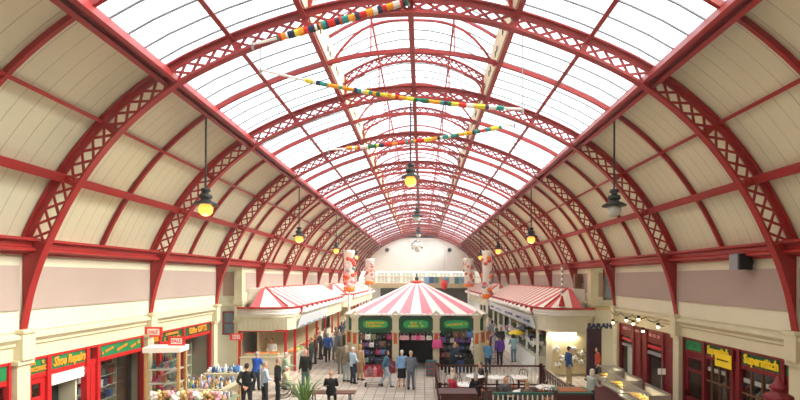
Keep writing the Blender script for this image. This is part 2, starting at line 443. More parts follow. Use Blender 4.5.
# ================================================================== RED IRON ROOF
def ribpoly(b, s0, s1, o0, o1, y0, y1, K, sg=1, mi=0):
    for k in range(K):
        a, c = s0+(s1-s0)*k/K, s0+(s1-s0)*(k+1)/K
        p = [prof(a, o0), prof(a, o1), prof(c, o1), prof(c, o0)]
        b.extr([(sg*q[0], q[1]) for q in p], y0, y1, mi)
S_B = S_SPR+.05
def make_arch():
    t = thing('lattice_roof_arch', '', 'roof arch', (0, 0, 0), 0, 'red lattice arches carrying the roof')
    f = MB(); K = 30
    for sg in (-1, 1): ribpoly(f, 0, S_B, 0, .035, -.09, .09, K, sg); ribpoly(f, 0, S_B, .035, .10, -.02, .02, K, sg)
    # the foot carries the inner flange on to the cornice
    for sg in (-1, 1): ribpoly(f, S_B, LTOT, 0, .035, -.09, .09, 12, sg)
    f.build('inner_flange', M_red, t)
    f = MB()
    for sg in (-1, 1): ribpoly(f, 0, S_B, DEP-.035, DEP, -.10, .10, K, sg); ribpoly(f, 0, S_B, DEP-.16, DEP-.035, -.02, .02, K, sg)
    f.build('outer_flange', M_red, t)
    w = MB(); cell = .37; n = int(S_B/cell); cell = S_B/n
    def bar(p, q, wd, y0, y1):
        d = Vector((q[0]-p[0], q[1]-p[1])).normalized(); nx, nz = -d.y*wd/2, d.x*wd/2
        w.extr([(p[0]+nx, p[1]+nz), (q[0]+nx, q[1]+nz), (q[0]-nx, q[1]-nz), (p[0]-nx, p[1]-nz)], y0, y1)
    for sg in (-1, 1):
        for k in range(n):
            a, c = k*cell, (k+1)*cell
            for (u, v, yy) in ((a, c, 0), (c, a, .022)):
                p, q = prof(u, .08), prof(v, DEP-.14)
                bar((sg*p[0], p[1]), (sg*q[0], q[1]), .058, -.02+yy, 0.0+yy)
        for sv in (0, S_LAN, S_P1, S_SKY, S_P2, S_P3, S_B):
            p, q = prof(sv, .03), prof(sv, DEP-.02); bar((sg*p[0], p[1]), (sg*q[0], q[1]), .12, -.03, .03)
    w.build('lattice', M_red, t)
    for sg in (-1, 1):
        f = MB(); K2 = 12; poly = []
        for k in range(K2+1):
            sv = S_B+(LTOT-.02-S_B)*k/K2; poly.append(prof(sv, .03))
        back = [(HW+.02, CAMZ-1.2), (HW+.02, CAMZ+.82), prof(S_B, DEP)]
        poly = [prof(S_B, .03)]+poly[1:]+back
        f.extr([(sg*x, z) for x, z in poly], -.02, .02)
        f.build('foot_bracket', M_red, t)
    # raised lantern truss
    f = MB()
    N = 14
    def lp(u, o):  # u -1..1
        return (2.4*u, LZ1-(LZ1-LZ0)*u*u+o)
    for (o0, o1, yy) in ((-.07, -.03, .06), (-.36, -.31, .05)):
        for k in range(N):
            a, c = -1+2*k/N, -1+2*(k+1)/N
            A, C = (lp(a, o0), lp(c, o0)); A2, C2 = lp(a, o1), lp(c, o1)
            f.extr([A, A2, C2, C], -yy, yy)
    def bar2(p, q, wd):
        d = Vector((q[0]-p[0], q[1]-p[1])).normalized(); nx, nz = -d.y*wd/2, d.x*wd/2
        f.extr([(p[0]+nx, p[1]+nz), (q[0]+nx, q[1]+nz), (q[0]-nx, q[1]-nz), (p[0]-nx, p[1]-nz)], -.02, .02)
    for k in range(N):
        a, c = -1+2*k/N, -1+2*(k+1)/N
        bar2(lp(a, -.33), lp(c, -.05), .035); bar2(lp(c, -.33), lp(a, -.05), .035)
    zb = prof(S_LAN, DEP)[1]
    for sg in (-1, 1):
        bar2((sg*2.36, zb-.1), (sg*2.36, LZ0-.05), .06)
        # curved knee
        pr = [(sg*(2.36), zb+.05), (sg*2.28, zb+.35), (sg*2.05, zb+.62), (sg*1.7, LZ0+.02)]
        for p, q in zip(pr, pr[1:]): bar2(p, q, .05)
        bar2((sg*2.36, LZ0-.35), (sg*2.0, LZ0-.1), .03)
    for x in (-1.2, 0, 1.2):
        bar2((x, prof(s_at_x(max(.01, abs(x))), DEP)[1]-.05), (x, lp(x/2.4, -.3)[1]), .045)
    f.build('lantern_truss', M_red, t)
    return t
def make_rib():
    t = thing('plain_roof_rib', '', 'roof rib', (0, 0, 0), 0, 'slim red ribs between the lattice arches')
    f = MB(); K = 26; D0 = DEP-.11
    for sg in (-1, 1):
        ribpoly(f, 0, S_SPR+.2, D0, D0+.03, -.04, .04, K, sg)
        ribpoly(f, 0, S_SPR+.2, D0+.03, DEP+.02, -.015, .015, K, sg)
    f.build('rib', M_red, t)
    f = MB()
    def bar2(p, q, wd, y=.025):
        d = Vector((q[0]-p[0], q[1]-p[1])).normalized(); nx, nz = -d.y*wd/2, d.x*wd/2
        f.extr([(p[0]+nx, p[1]+nz), (q[0]+nx, q[1]+nz), (q[0]-nx, q[1]-nz), (p[0]-nx, p[1]-nz)], -y, y)
    # raised bow
    N = 16; zb = prof(S_LAN, D0)[1]
    P = []
    for k in range(N+1):
        u = -1+2*k/N; P.append((2.36*u, zb+(LZ1-.35-zb)*(1-abs(u)**3.2)))
    for p, q in zip(P, P[1:]): bar2(p, q, .055)
    for k in range(12):
        a, c = -1+2*k/12, -1+2*(k+1)/12
        bar2((2.4*a, LZ1-(LZ1-LZ0)*a*a-.05), (2.4*c, LZ1-(LZ1-LZ0)*c*c-.05), .05)
    for x in (-1.2, 1.2): bar2((x, prof(s_at_x(1.2), D0)[1]), (x, LZ1-.25), .04)
    f.build('lantern_bow', M_red, t)
    return t
arch0 = make_arch(); rib0 = make_rib()
ordn = ['first', 'second', 'third', 'fourth', 'fifth', 'sixth', 'seventh', 'eighth', 'ninth', 'tenth', 'eleventh', 'twelfth', 'thirteenth']
first = True
for i in range(1, NF+1):
    r = arch0 if first else dup(arch0); r.location = (0, FY(i), 0)
    r['label'] = 'red lattice roof arch across the arcade, %s counted from the near end%s' % (ordn[i-1], ', the largest' if i == 1 else '')
    rr = rib0 if first else dup(rib0); rr.location = (0, FY(i-1)+4.93/2, 0)
    rr['label'] = 'slim plain red roof rib %s' % ('in front of the nearest lattice arch' if i == 1 else 'between the %s and %s lattice arches' % (ordn[i-2], ordn[i-1]))
    first = False
rr = dup(rib0); rr.location = (0, FY(NF)+2.46, 0); rr['label'] = 'slim plain red roof rib beyond the twelfth lattice arch, nearest the gable'
# purlins
def purlin(sv, sg, off, w, h, label, nm='purlin'):
    b = MB(); p = prof(sv, off); q = prof(sv+.05, off); d = Vector((q[0]-p[0], q[1]-p[1])).normalized()
    nx, nz = -d.y, d.x
    if nz < 0: nx, nz = -nx, -nz
    def pt(u, v): return (sg*(p[0]+d.x*u+nx*v), p[1]+d.y*u+nz*v)
    b.extr([pt(-w/2, 0), pt(w/2, 0), pt(w/2, h*.25), pt(w*.15, h*.25), pt(w*.15, h), pt(-w*.15, h), pt(-w*.15, h*.25), pt(-w/2, h*.25)], YBACK, YEND)
    return tag(b.build(nm, M_red), label, 'beam')
for sg, sd_ in ((-1, 'left'), (1, 'right')):
    b = MB()
    for (du, dv, w, h) in ((-.13, .0, .09, .40), (.10, .10, .10, .36), (-.02, .22, .16, .2)):
        p = prof(S_SKY+du, .05+dv); q = prof(S_SKY+du+.05, .05+dv); d = Vector((q[0]-p[0], q[1]-p[1])).normalized(); nx, nz = -d.y, d.x
        if nz < 0: nx, nz = -nx, -nz
        def pt(u, v): return (sg*(p[0]+d.x*u+nx*v), p[1]+d.y*u+nz*v)
        b.extr([pt(-w/2, 0), pt(w/2, 0), pt(w/2, h), pt(-w/2, h)], YBACK, YEND)
    tag(b.build('skylight_edge_beam', M_red), 'thick double red beam edging the glass roof on the %s' % sd_, 'beam')
    purlin(S_P2, sg, DEP-.10, .08, .12, 'thin upper red purlin across the %s boarding' % sd_)
    purlin(S_P3, sg, DEP-.22, .20, .24, 'broad lower red purlin across the %s boarding' % sd_)
    purlin(S_P1, sg, DEP-.16, .10, .20, 'red purlin in the middle of the %s glazing' % sd_)
    purlin(S_LAN, sg, DEP-.2, .13, .26, 'red beam under the %s side of the raised roof lantern' % sd_)
    b = MB(); z = LZ1-(LZ1-LZ0)*.25-.12; b.box(sg*1.2-.025, sg*1.2+.025, YBACK, YEND, z, z+.1)
    tag(b.build('purlin', M_red), 'thin red purlin high in the %s half of the roof lantern' % sd_, 'beam')
b = MB(); z = prof(0, DEP)[1]; b.box(-.07, .07, YBACK, YEND, z-.22, z-.17); b.box(-.02, .02, YBACK, YEND, z-.17, z-.02)
b.box(-.03, .03, YBACK, YEND, LZ1-.14, LZ1-.02)
tag(b.build('ridge_beam', M_red), 'red ridge beam running down the centre of the glass roof', 'beam')
# thin bright haze added through the hall to imitate lens flare
hz = bpy.data.materials.new('hall_glare'); hz.use_nodes = True; n = hz.node_tree.nodes; n.clear()
vs = n.new('ShaderNodeVolumeScatter'); vs.inputs['Density'].default_value = .0017; vs.inputs['Anisotropy'].default_value = .25; vs.inputs['Color'].default_value = (1, .99, .97, 1)
oo = n.new('ShaderNodeOutputMaterial'); hz.node_tree.links.new(vs.outputs[0], oo.inputs['Volume'])
hzo = Bx(-13.2, 13.2, YBACK-.5, YEND+4, -.1, 12.85).build('glare', hz); tag(hzo, 'thin bright haze added in the arcade air to imitate lens flare', 'glare', None, 'stuff')
# ================================================================== SHOP FRONTS UNDER THE CORNICE
def bxs(b, sg, xa, xb, y0, y1, z0, z1, mi=0):
    b.box(min(sg*xa, sg*xb), max(sg*xa, sg*xb), y0, y1, z0, z1, mi); return b
def wtext(s, size, sg, y, z, m, par, X=HW-.02, **k):
    return text(s, size, (sg*X, y, z), R_L if sg < 0 else R_R, m, par, **k)
def shopfront(sg, label, Ya, Yb, bays, mfr, sills=.5):
    """bays: list of (y0,y1,kind,signmat)"""
    t = thing('shopfront', label, 'shopfront', (sg*.15, 0, 0))
    f = MB()
    bxs(f, sg, HW+.0, HW+.12, Ya, Yb, 2.42, 2.54); bxs(f, sg, HW-.03, HW+.12, Ya, Yb, 2.88, 2.95)
    ys = sorted({b[0] for b in bays} | {b[1] for b in bays})
    for y in ys:
        bxs(f, sg, HW-.05, HW+.12, max(Ya, y-.06), min(Yb, y+.06), 0, 2.95)
    f.build('frame', mfr, t)
    for (y0, y1, kind, sm) in bays:
        if sm: bxs(MB(), sg, HW+.01, HW+.05, y0+.06, y1-.06, 2.54, 2.88).build('fascia_sign', sm, t)
        if kind == 'window':
            w = bxs(bxs(MB(), sg, HW+.02, HW+.10, y0+.06, y1-.06, 0, sills), sg, HW-.02, HW+.1, y0+.06, y1-.06, sills, sills+.06).build('stall_riser', mfr, t)
            bxs(MB(), sg, HW+.05, HW+.06, y0+.06, y1-.06, sills+.06, 2.42).build('window_pane', M_shopglass, t)
        elif kind == 'door':
            d = MB()
            bxs(d, sg, HW+.03, HW+.09, y0+.06, y0+.18, 0, 2.4); bxs(d, sg, HW+.03, HW+.09, y1-.18, y1-.06, 0, 2.4)
            bxs(d, sg, HW+.03, HW+.09, y0+.18, y1-.18, 0, 1.0); bxs(d, sg, HW+.03, HW+.09, y0+.18, y1-.18, 2.28, 2.4)
            bxs(d, sg, HW+.03, HW+.09, y0+.18, y1-.18, 1.85, 1.95)
            dd = d.build('door', mfr, t)
            bxs(MB(), sg, HW+.05, HW+.06, y0+.18, y1-.18, 1.0, 2.28).build('pane', M_shopglass, dd)
            bxs(MB(), sg, HW-.02, HW+.03, y1-.16, y1-.12, 1.0, 1.2).build('handle', M_dark, dd)
        elif kind == 'panel':
            p = MB(); bxs(p, sg, HW+.02, HW+.08, y0+.06, y1-.06, 0, 2.42); bxs(p, sg, HW-.005, HW+.03, y0+.16, y1-.16, .3, 1.1); bxs(p, sg, HW-.005, HW+.03, y0+.16, y1-.16, 1.3, 2.3)
            p.build('panel', mfr, t)
        elif kind == 'shutter':
            p = MB(); k = 0
            for k in range(5): bxs(p, sg, HW+.03-.01*(k % 2), HW+.09, y0+.06, y1-.06, 2.42-.06*(k+1), 2.42-.06*k)
            p.build('roller_shutter', M_white, t)
    return t
# --- left, shop before the first arch (edge of frame)
t = shopfront(-1, 'red framed shopfront with plain green sign at the left edge of the photo', 6.0, 10.3, [(6.0, 8.2, 'window', M_green), (8.2, 10.3, 'window', M_green)], M_redt)
# --- left, shoe repairs
t = shopfront(-1, 'red shoe repair shopfront with green sign reading Shoe Repairs', 10.75, 15.2,
   [(10.75, 11.36, 'door', M_green), (11.36, 12.68, 'shutter', M_green), (12.68, 13.1, 'panel', None), (13.1, 15.2, 'window', M_green)], M_redt)
wtext('Shoe Repairs', .33, -1, 12.05, 2.71, M_ora, t, shear=.25, bold=.008, sx=.62)
squiggle(.42, .10, (-HW+.02, 11.02, 2.80), R_L, M_ora, t, 5, 3); squiggle(.46, .12, (-HW+.02, 11.06, 2.65), R_L, M_ora, t, 7, 4)
for k, yy in enumerate((13.5, 14.15, 14.8)):
    o = squiggle(.5, .09, (-HW+.02, yy, 2.71), R_L, M_ora, t, 7, 10+k); o.rotation_euler = (PI/2, math.radians(-14), PI/2)
# cream inner jamb and shelving inside
# --- left, gift shop
t = shopfront(-1, 'red gift shopfront with three green and orange lettered sign boards', 15.75, 20.1,
   [(15.75, 16.2, 'window', M_dgreen), (16.2, 17.8, 'window', M_dgreen), (17.8, 20.1, 'window', M_dgreen)], M_redt)
squiggle(.28, .2, (-HW+.02, 15.98, 2.71), R_L, M_ora, t, 4, 21)
squiggle(.9, .11, (-HW+.02, 17.0, 2.79), R_L, M_ora, t, 7, 22); squiggle(1.1, .11, (-HW+.02, 17.0, 2.63), R_L, M_ora, t, 9, 23)
wtext('Gifts GIFTS', .33, -1, 18.95, 2.71, M_ora, t, bold=.008, sx=.95)
# --- right, superstitch
t = shopfront(1, 'burgundy shopfront with two green signs lettered yellow Superstitch', 10.75, 15.2,
   [(10.75, 11.0, 'panel', M_green), (11.0, 12.55, 'window', M_dgreen), (12.55, 12.8, 'panel', None), (12.8, 14.1, 'window', M_dgreen), (14.1, 15.2, 'door', M_green)], M_burg)
wtext('Superstitch', .34, 1, 11.75, 2.71, M_yel, t, bold=.013, sx=.78)
wtext('Superstitch', .34, 1, 13.45, 2.71, M_yel, t, bold=.013, sx=.62)
for k, z in enumerate((2.8, 2.71, 2.62)): squiggle(.7, .05, (HW-.02, 14.65, z), R_R, M_lgreen, t, 9, 30+k)
m = MB()
for y in (11.35, 11.75, 12.15, 13.15, 13.45, 13.8): bxs(m, 1, HW+.02, HW+.09, y-.02, y+.02, .56, 2.42)
bxs(m, 1, HW+.02, HW+.09, 11.06, 14.04, 1.72, 1.77)
m.build('mullion', M_brown, t)
for k, (y, z) in enumerate(((11.55, 2.12), (11.95, 2.1), (12.36, 2.1), (13.3, 2.1), (13.63, 2.1), (13.92, 2.1))):
    bxs(MB(), 1, HW+.07, HW+.075, y-.12, y+.12, z-.06, z+.06).build('notice', M_white, t)
o = bxs(MB(), 1, HW-.12, HW-.10, 12.72, 13.42, 2.32, 2.72).build('placard', M_yel, t)
squiggle(.5, .04, (HW-.125, 13.07, 2.53), R_R, M_black, t, 12, 40)
# next unit towards the camera (edge)
t = shopfront(1, 'burgundy shopfront with green sign before the first arch at right edge', 6.0, 10.3, [(6.0, 8.2, 'window', M_green), (8.2, 10.3, 'panel', M_green)], M_burg)
# --- right, food shop
t = shopfront(1, 'deep red food shopfront with small lettered boards behind the glass counters', 15.75, 20.1,
   [(15.75, 16.5, 'panel', M_burg), (16.5, 17.7, 'window', M_burg), (17.7, 18.2, 'panel', M_burg), (18.2, 18.8, 'panel', M_burg), (18.8, 20.1, 'window', M_burg)], M_burg)
squiggle(.8, .13, (HW-.02, 17.1, 2.72), R_R, M_lpink, t, 9, 50); squiggle(.35, .11, (HW-.02, 18.5, 2.75), R_R, M_lpink, t, 4, 51); squiggle(.7, .13, (HW-.02, 19.45, 2.75), R_R, M_lpink, t, 7, 52)
for (y, w) in ((17.1, 1.0), (19.4, .9)):
    b = MB(); bxs(b, 1, HW-.03, HW+.04, y-w/2, y+w/2, 2.22, 2.34); b.build('board', mat('bright_red_board', 'C0202A', .5), t)
    b = MB(); bxs(b, 1, HW-.03, HW+.04, y-w/2, y+w/2, 1.98, 2.10); b.build('board', M_grey, t)
bxs(MB(), 1, HW+.10, HW+.12, 18.95, 19.6, .6, 1.95).build('blind', M_white, t)
# interiors: shelving with goods, dark backs
def shelf_unit(X, y0, y1, zs, label, sg, mats, n, seed, depth=.3):
    r = random.Random(seed)
    t = thing('shelf_unit', label, 'shelf', (0, 0, 0))
    b = MB()
    for z in zs: bxs(b, sg, X, X+depth, y0, y1, z-.02, z)
    b.build('shelf', M_white, t)
    b = MB(); bxs(b, sg, X+depth, X+depth+.02, y0, y1, .1, zs[-1]+.5); bxs(b, sg, X, X+depth, y0-.03, y0, .1, zs[-1]+.4); bxs(b, sg, X, X+depth, y1, y1+.03, .1, zs[-1]+.4)
    b.build('carcass', M_cream, t)
    return t
shelf_unit(HW+.9, 13.25, 15.0, [.6, 1.0, 1.4, 1.75, 2.1], 'white shelves of small goods inside the shoe repair shop window', -1, None, 0, 1)
rr_ = random.Random(5)
goodc = [mat('goods_%s' % n, h, .5) for n, h in (('navy', '2C3C70'), ('blue', '3F6FB0'), ('red', 'B5302C'), ('grey', '7D8388'), ('dark', '2B2A33'), ('white', 'E4E2DC'), ('teal', '3F8F98'), ('tan', 'B9935E'), ('purple', '6A4688'), ('pink', 'D98AA5'), ('olive', '7C7A4A'))]
def carton(x, y, z, w, d, h, m, label, group, rz=0):
    b = MB(); b.box(-w/2, w/2, -d/2, d/2, 0, h*.8); b.box(-w/2-.006, w/2+.006, -d/2-.006, d/2+.006, h*.8, h)
    o = b.build('carton', m, None, loc=(x, y, z)); o.rotation_euler.z = rz
    return tag(o, label, 'box', group)
for z in (.6, 1.0, 1.4, 1.75, 2.1):
    y = 13.35
    while y < 14.85:
        w = rr_.uniform(.10, .2); h = rr_.uniform(.12, .26)
        if rr_.random() < .85: carton(-(HW+1.0), y+w/2, z+.001, .2, w*.9, h, rr_.choice(goodc[:6]), 'small boxed shoe care goods on the white shelves in the shoe repair window', 'boxed goods in the shoe repair window')
        y += w+.02
# dark machine in the shoe repair doorway
t = thing('finishing_machine', 'black shoe finishing machine seen under the half raised white shutter', 'machine', (-(HW+.75), 12.0, 0))
b = MB(); b.box(-.35, .35, -.5, .5, 0, 1.0); b.build('base', M_black, t)
b = MB(); b.tube([(.15, -.6, 1.25), (.15, .6, 1.25)], .05); 
for k in range(5): b.tube([(.15, -.45+.22*k, 1.25), (.15, -.37+.22*k, 1.25)], .17, 12)
b.build('buffing_wheel', M_dark, t)
b = MB(); b.box(-.35, -.05, -.5, .5, 1.0, 1.9); b.build('hood', M_dark, t)
t = thing('curtain_panel', 'cream door panel standing open at the shoe repair entrance', 'door', (-(HW+.65), 12.55, 0)); Bx(-.3, .3, -.03, .03, 0, 2.3).build('leaf', M_cream, t); Bx(.2, .24, -.06, -.03, 1, 1.15).build('handle', M_dark, t)
shelf_unit(HW+.9, 16.3, 19.9, [.6, 1.05, 1.5, 1.95], 'white shelves crowded with ornaments inside the gift shop', -1, None, 0, 1)
for z in (.6, 1.05, 1.5, 1.95):
    y = 16.4
    while y < 19.8:
        w = rr_.uniform(.12, .2); h = rr_.uniform(.14, .34); m = rr_.choice(goodc)
        b = MB(); b.lathe([(w*.3, 0), (w*.48, h*.3), (w*.4, h*.55), (w*.18, h*.7), (w*.26, h*.85), (w*.16, h)], n=8)
        tag(b.build('vase', m, None, True, (-(HW+1.05), y+w/2, z+.001)), 'small ornament standing on the gift shop shelves', 'ornament', 'ornaments on the gift shop shelves')
        y += w+.05
# dark interior fittings on the right
for (y0, y1, lab) in ((11.1, 14.0, 'dark rail of garments hanging inside the Superstitch window'),):
    t = thing('garment_rail', lab, 'rail', (HW+.7, 0, 0))
    b = MB(); b.tube([(0, y0, 1.9), (0, y1, 1.9)], .02); b.tube([(0, y0, 0), (0, y0, 1.9)], .02); b.tube([(0, y1, 0), (0, y1, 1.9)], .02); b.build('rail', M_dark, t)
y = 11.2; k = 0
while y < 13.9:
    b = MB(); b.extr([(-.22, 0), (.22, 0), (.2, .95), (.05, 1.1), (0, 1.12), (-.05, 1.1), (-.2, .95)], -.03, .03); b.tube([(0, 0, 1.1), (0, 0, 1.17), (.02, 0, 1.19)], .006, 5)
    tag(b.build('hanging_garment', goodc[(k*5) % 6], None, False, (HW+.7, y, .73)), 'dark garment on the rail inside the Superstitch window', 'garment', 'garments inside the Superstitch window'); y += .17; k += 1

# ================================================================== LAMPS
def make_pendant():
    t = thing('pendant_lamp', '', 'lamp', (0, 0, 0), 0, 'pendant lamps hung from the roof ribs')
    b = MB(); b.tube([(0, 0, .55), (0, 0, 2.75)], .028, 8); b.build('rod', M_dark, t)
    b = MB(); b.lathe([(.04, .60), (.12, .58), (.13, .50), (.08, .48), (.08, .42), (.17, .40), (.18, .30), (.12, .28), (.14, .24), (.30, .16), (.34, .12), (.33, .10), (.12, .12)], n=20); b.build('housing', M_dark, t, True)
    b = MB(); b.lathe([(.13, .13), (.17, .08), (.20, .0), (.185, -.10), (.12, -.18), (.02, -.21)], n=20); b.build('glass_bowl', M_bulb, t, True)
    return t
pd0 = make_pendant(); fst = True
unlit = mat('unlit_frosted_glass', 'B9BDB4', .3)
spots = []
for k, Y in enumerate((FY(1)+2.46, FY(3)+2.46, FY(5)+2.46, FY(7)+2.46)):
    for sg in (-1, 1): spots.append((sg*(5.95 if sg < 0 else 5.82), Y, CAMZ+1.98, k, sg))
for (x, y, z, k, sg) in spots:
    o = pd0 if fst else dup(pd0); fst = False
    o.location = (x, y, z); side = 'left' if sg < 0 else 'right'
    if k == 0 and sg > 0:
        o['label'] = 'dark unlit pendant lamp hanging nearest on the right under the boarding'
        for ch in o.children:
            if ch.name.startswith('glass_bowl'): gl = ch
        KIDS.clear(); gl.data = gl.data.copy(); gl.data.materials[0] = unlit
    else:
        o['label'] = 'lit orange pendant lamp hanging %s on the %s side' % (['nearest', 'second from the near end', 'third from the near end', 'furthest'][k], side)
for k, i in enumerate((2, 4, 6)):
    o = dup(pd0); o.location = (.0 if k else -.12, FY(i)+.3, CAMZ+3.4)
    o['label'] = 'pendant lamp under the roof ridge, %s of the three in the middle' % ['nearest', 'second', 'furthest'][k]
    if k:
        for ch in o.children:
            if ch.name.startswith('glass_bowl'): ch.data = ch.data.copy(); ch.data.materials[0] = unlit
for (x, y, z, k, sg) in spots+[(0, FY(2)+.3, CAMZ+3.4, 0, -1)]:
    if (k == 0 and sg > 0): continue
    ld = bpy.data.lights.new('lamp_light', 'POINT'); ld.energy = 45; ld.color = (1, .72, .4); ld.shadow_soft_size = .25
    lo = bpy.data.objects.new('lamp_light', ld); COL.objects.link(lo); lo.location = (x, y, z-.35)
# hanging ball of flowers/mirrors near the gable
t = thing('hanging_decoration_ball', 'round white and silver decoration ball hanging in front of the gable', 'decoration', (-.35, 57, CAMZ+4.05))
b = MB(); b.ball((0, 0, 0), .62, n=16); b.build('ball', M_white, t, True)
b = MB(); r = random.Random(3)
for k in range(40):
    a, c = r.uniform(0, 2*PI), r.uniform(-1, 1); q = math.sqrt(1-c*c)
    b.ball((.66*q*math.cos(a), .66*q*math.sin(a), .66*c), .13, n=7, mi=r.choice((0, 0, 1, 2)))
b.build('blooms', [M_white, goodc[10], M_grey], t, True)
b = MB(); b.tube([(0, 0, .6), (0, 0, 2.2)], .02, 6); b.build('cord', M_dark, t)
for x, s in ((-4.75, 'left'), (4.25, 'right')):
    t = thing('gable_floodlight', 'small black floodlight high on the %s of the white end gable' % s, 'floodlight', (x, YEND, CAMZ+4.05))
    b = MB(); b.lathe([(.05, -.1), (.28, -.05), (.3, .15), (.12, .25)], n=12); o = b.build('hood', M_black, t, True); o.rotation_euler.x = PI/2
    Bx(-.04, .04, -.2, 0, -.04, .04).build('bracket', M_black, t)
# loudspeaker on right wall
t = thing('wall_speaker', 'boxy grey and black loudspeaker bracketed under the right hand beam', 'speaker', (HW-.28, 11.9, 5.14))
Bx(-.16, .16, -.12, .22, 0, .42).build('cabinet', M_grey, t); Bx(-.17, .17, -.2, -.12, 0, .42).build('grille', M_black, t)
Bx(.16, .3, -.05, .05, .15, .25).build('bracket', M_dark, t)
t = thing('wall_speaker', 'narrow dark loudspeaker above the right stall awning', 'speaker', (8.72, 24.4, 4.35)); Bx(-.18, .18, -.15, .15, 0, .8).build('cabinet', M_brown, t); Bx(.18, .3, -.05, .05, .3, .4).build('bracket', M_dark, t)
# small spot lamps on a string along right cornice
KS = [(19.9, 2.98), (18.6, 3.2), (18.0, 3.12), (17.55, 3.34), (17.2, 2.92), (16.1, 3.2)]
for k, (y, z) in enumerate(KS):
    t = thing('cornice_spotlight', 'little lit golden bulb on the cornice above the red food shop', 'spotlight', (HW-.26, y, z), 0, 'little bulbs along the right cornice')
    Bx(0, .22, -.015, .015, -.015, .015).build('arm', M_dark, t); MB().lathe([(.05, .0), (.07, .09), (.03, .12)], n=10).build('cap', M_dark, t)
    MB().ball((0, 0, -.03), .055, n=10).build('bulb', M_bulbw, t, True)
b = MB(); pts = []
for k in range(25):
    y = 16+4.2*k/24; pts.append((HW-.24, y, 3.44-.14*abs(math.sin(k*PI/6))))
b.tube(pts, .015, 5); tag(b.build('lamp_cable', M_dark), 'dark sagging cable strung along the right cornice', 'cable')

# ================================================================== GARLANDS ACROSS THE ROOF
gm = [mat('wool_'+n, h, .9) for n, h in (('green', '1F6B45'), ('orange', 'F09A22'), ('red', 'D5281E'), ('white', 'ECE8DE'), ('yellow', 'E7D23A'), ('navy', '23324F'), ('teal', '2F8A80'))]
def garland(A, Bq, sag, seed, label, lead, r0=.07, tail=0):
    r = random.Random(seed); t = thing('wrapped_garland_rope', label, 'garland', (0, 0, 0), 0, 'wool wrapped ropes strung across the roof')
    A, Bq = Vector(A), Vector(Bq); N = 70; P = []
    for k in range(N+1):
        u = k/N; p = A.lerp(Bq, u); p.z -= sag*4*u*(1-u); P.append(p)
    i0, i1 = int(N*lead), N-int(N*tail)
    b = MB(); b.tube(P, .03, 6); b.build('rope', M_white, t)
    b = MB(); k = i0; cur = r.randrange(7)
    while k < i1:
        n = r.choice((1, 1, 2, 3)); e = min(i1, k+n); q = [P[j] for j in range(k, e+1)]
        d = (q[-1]-q[0]).normalized()*.01
        b.tube(q, r0*r.uniform(.75, 1.1), 8, mi=cur); k = e; cur = (cur+r.randrange(1, 7)) % 7
    b.build('wool_wrapping', gm, t)
    for p, e in ((A, 1), (Bq, 0)):
        b = MB(); xx = abs(p.x); top = prof(s_at_x(max(.02, xx)), .05)[1]; b.tube([p, (p.x, p.y, max(top, p.z+.1))], .012, 5); b.tube([(p.x, p.y, p.z-.12), (p.x, p.y, p.z+.02)], .03, 6)
        b.build('hanger', M_grey, t)
def G(px, py, Y): return (xw(px, Y), Y, zw(py, Y))
garland(G(252, 45, 10.42), G(408, 1, 10.42), .02, 2, 'thick green and orange wool wrapped rope highest across the nearest arch', .17, .085)
garland(G(260, 70, 10.6), G(522, 109, 10.6), .16, 5, 'thin multicoloured wool wrapped rope sloping down to the right', .18, .055, .08)
garland(G(328, 150, 15.42), G(514, 124, 15.42), .12, 8, 'multicoloured wool wrapped rope furthest away, rising to the right', .1, .07, .08)
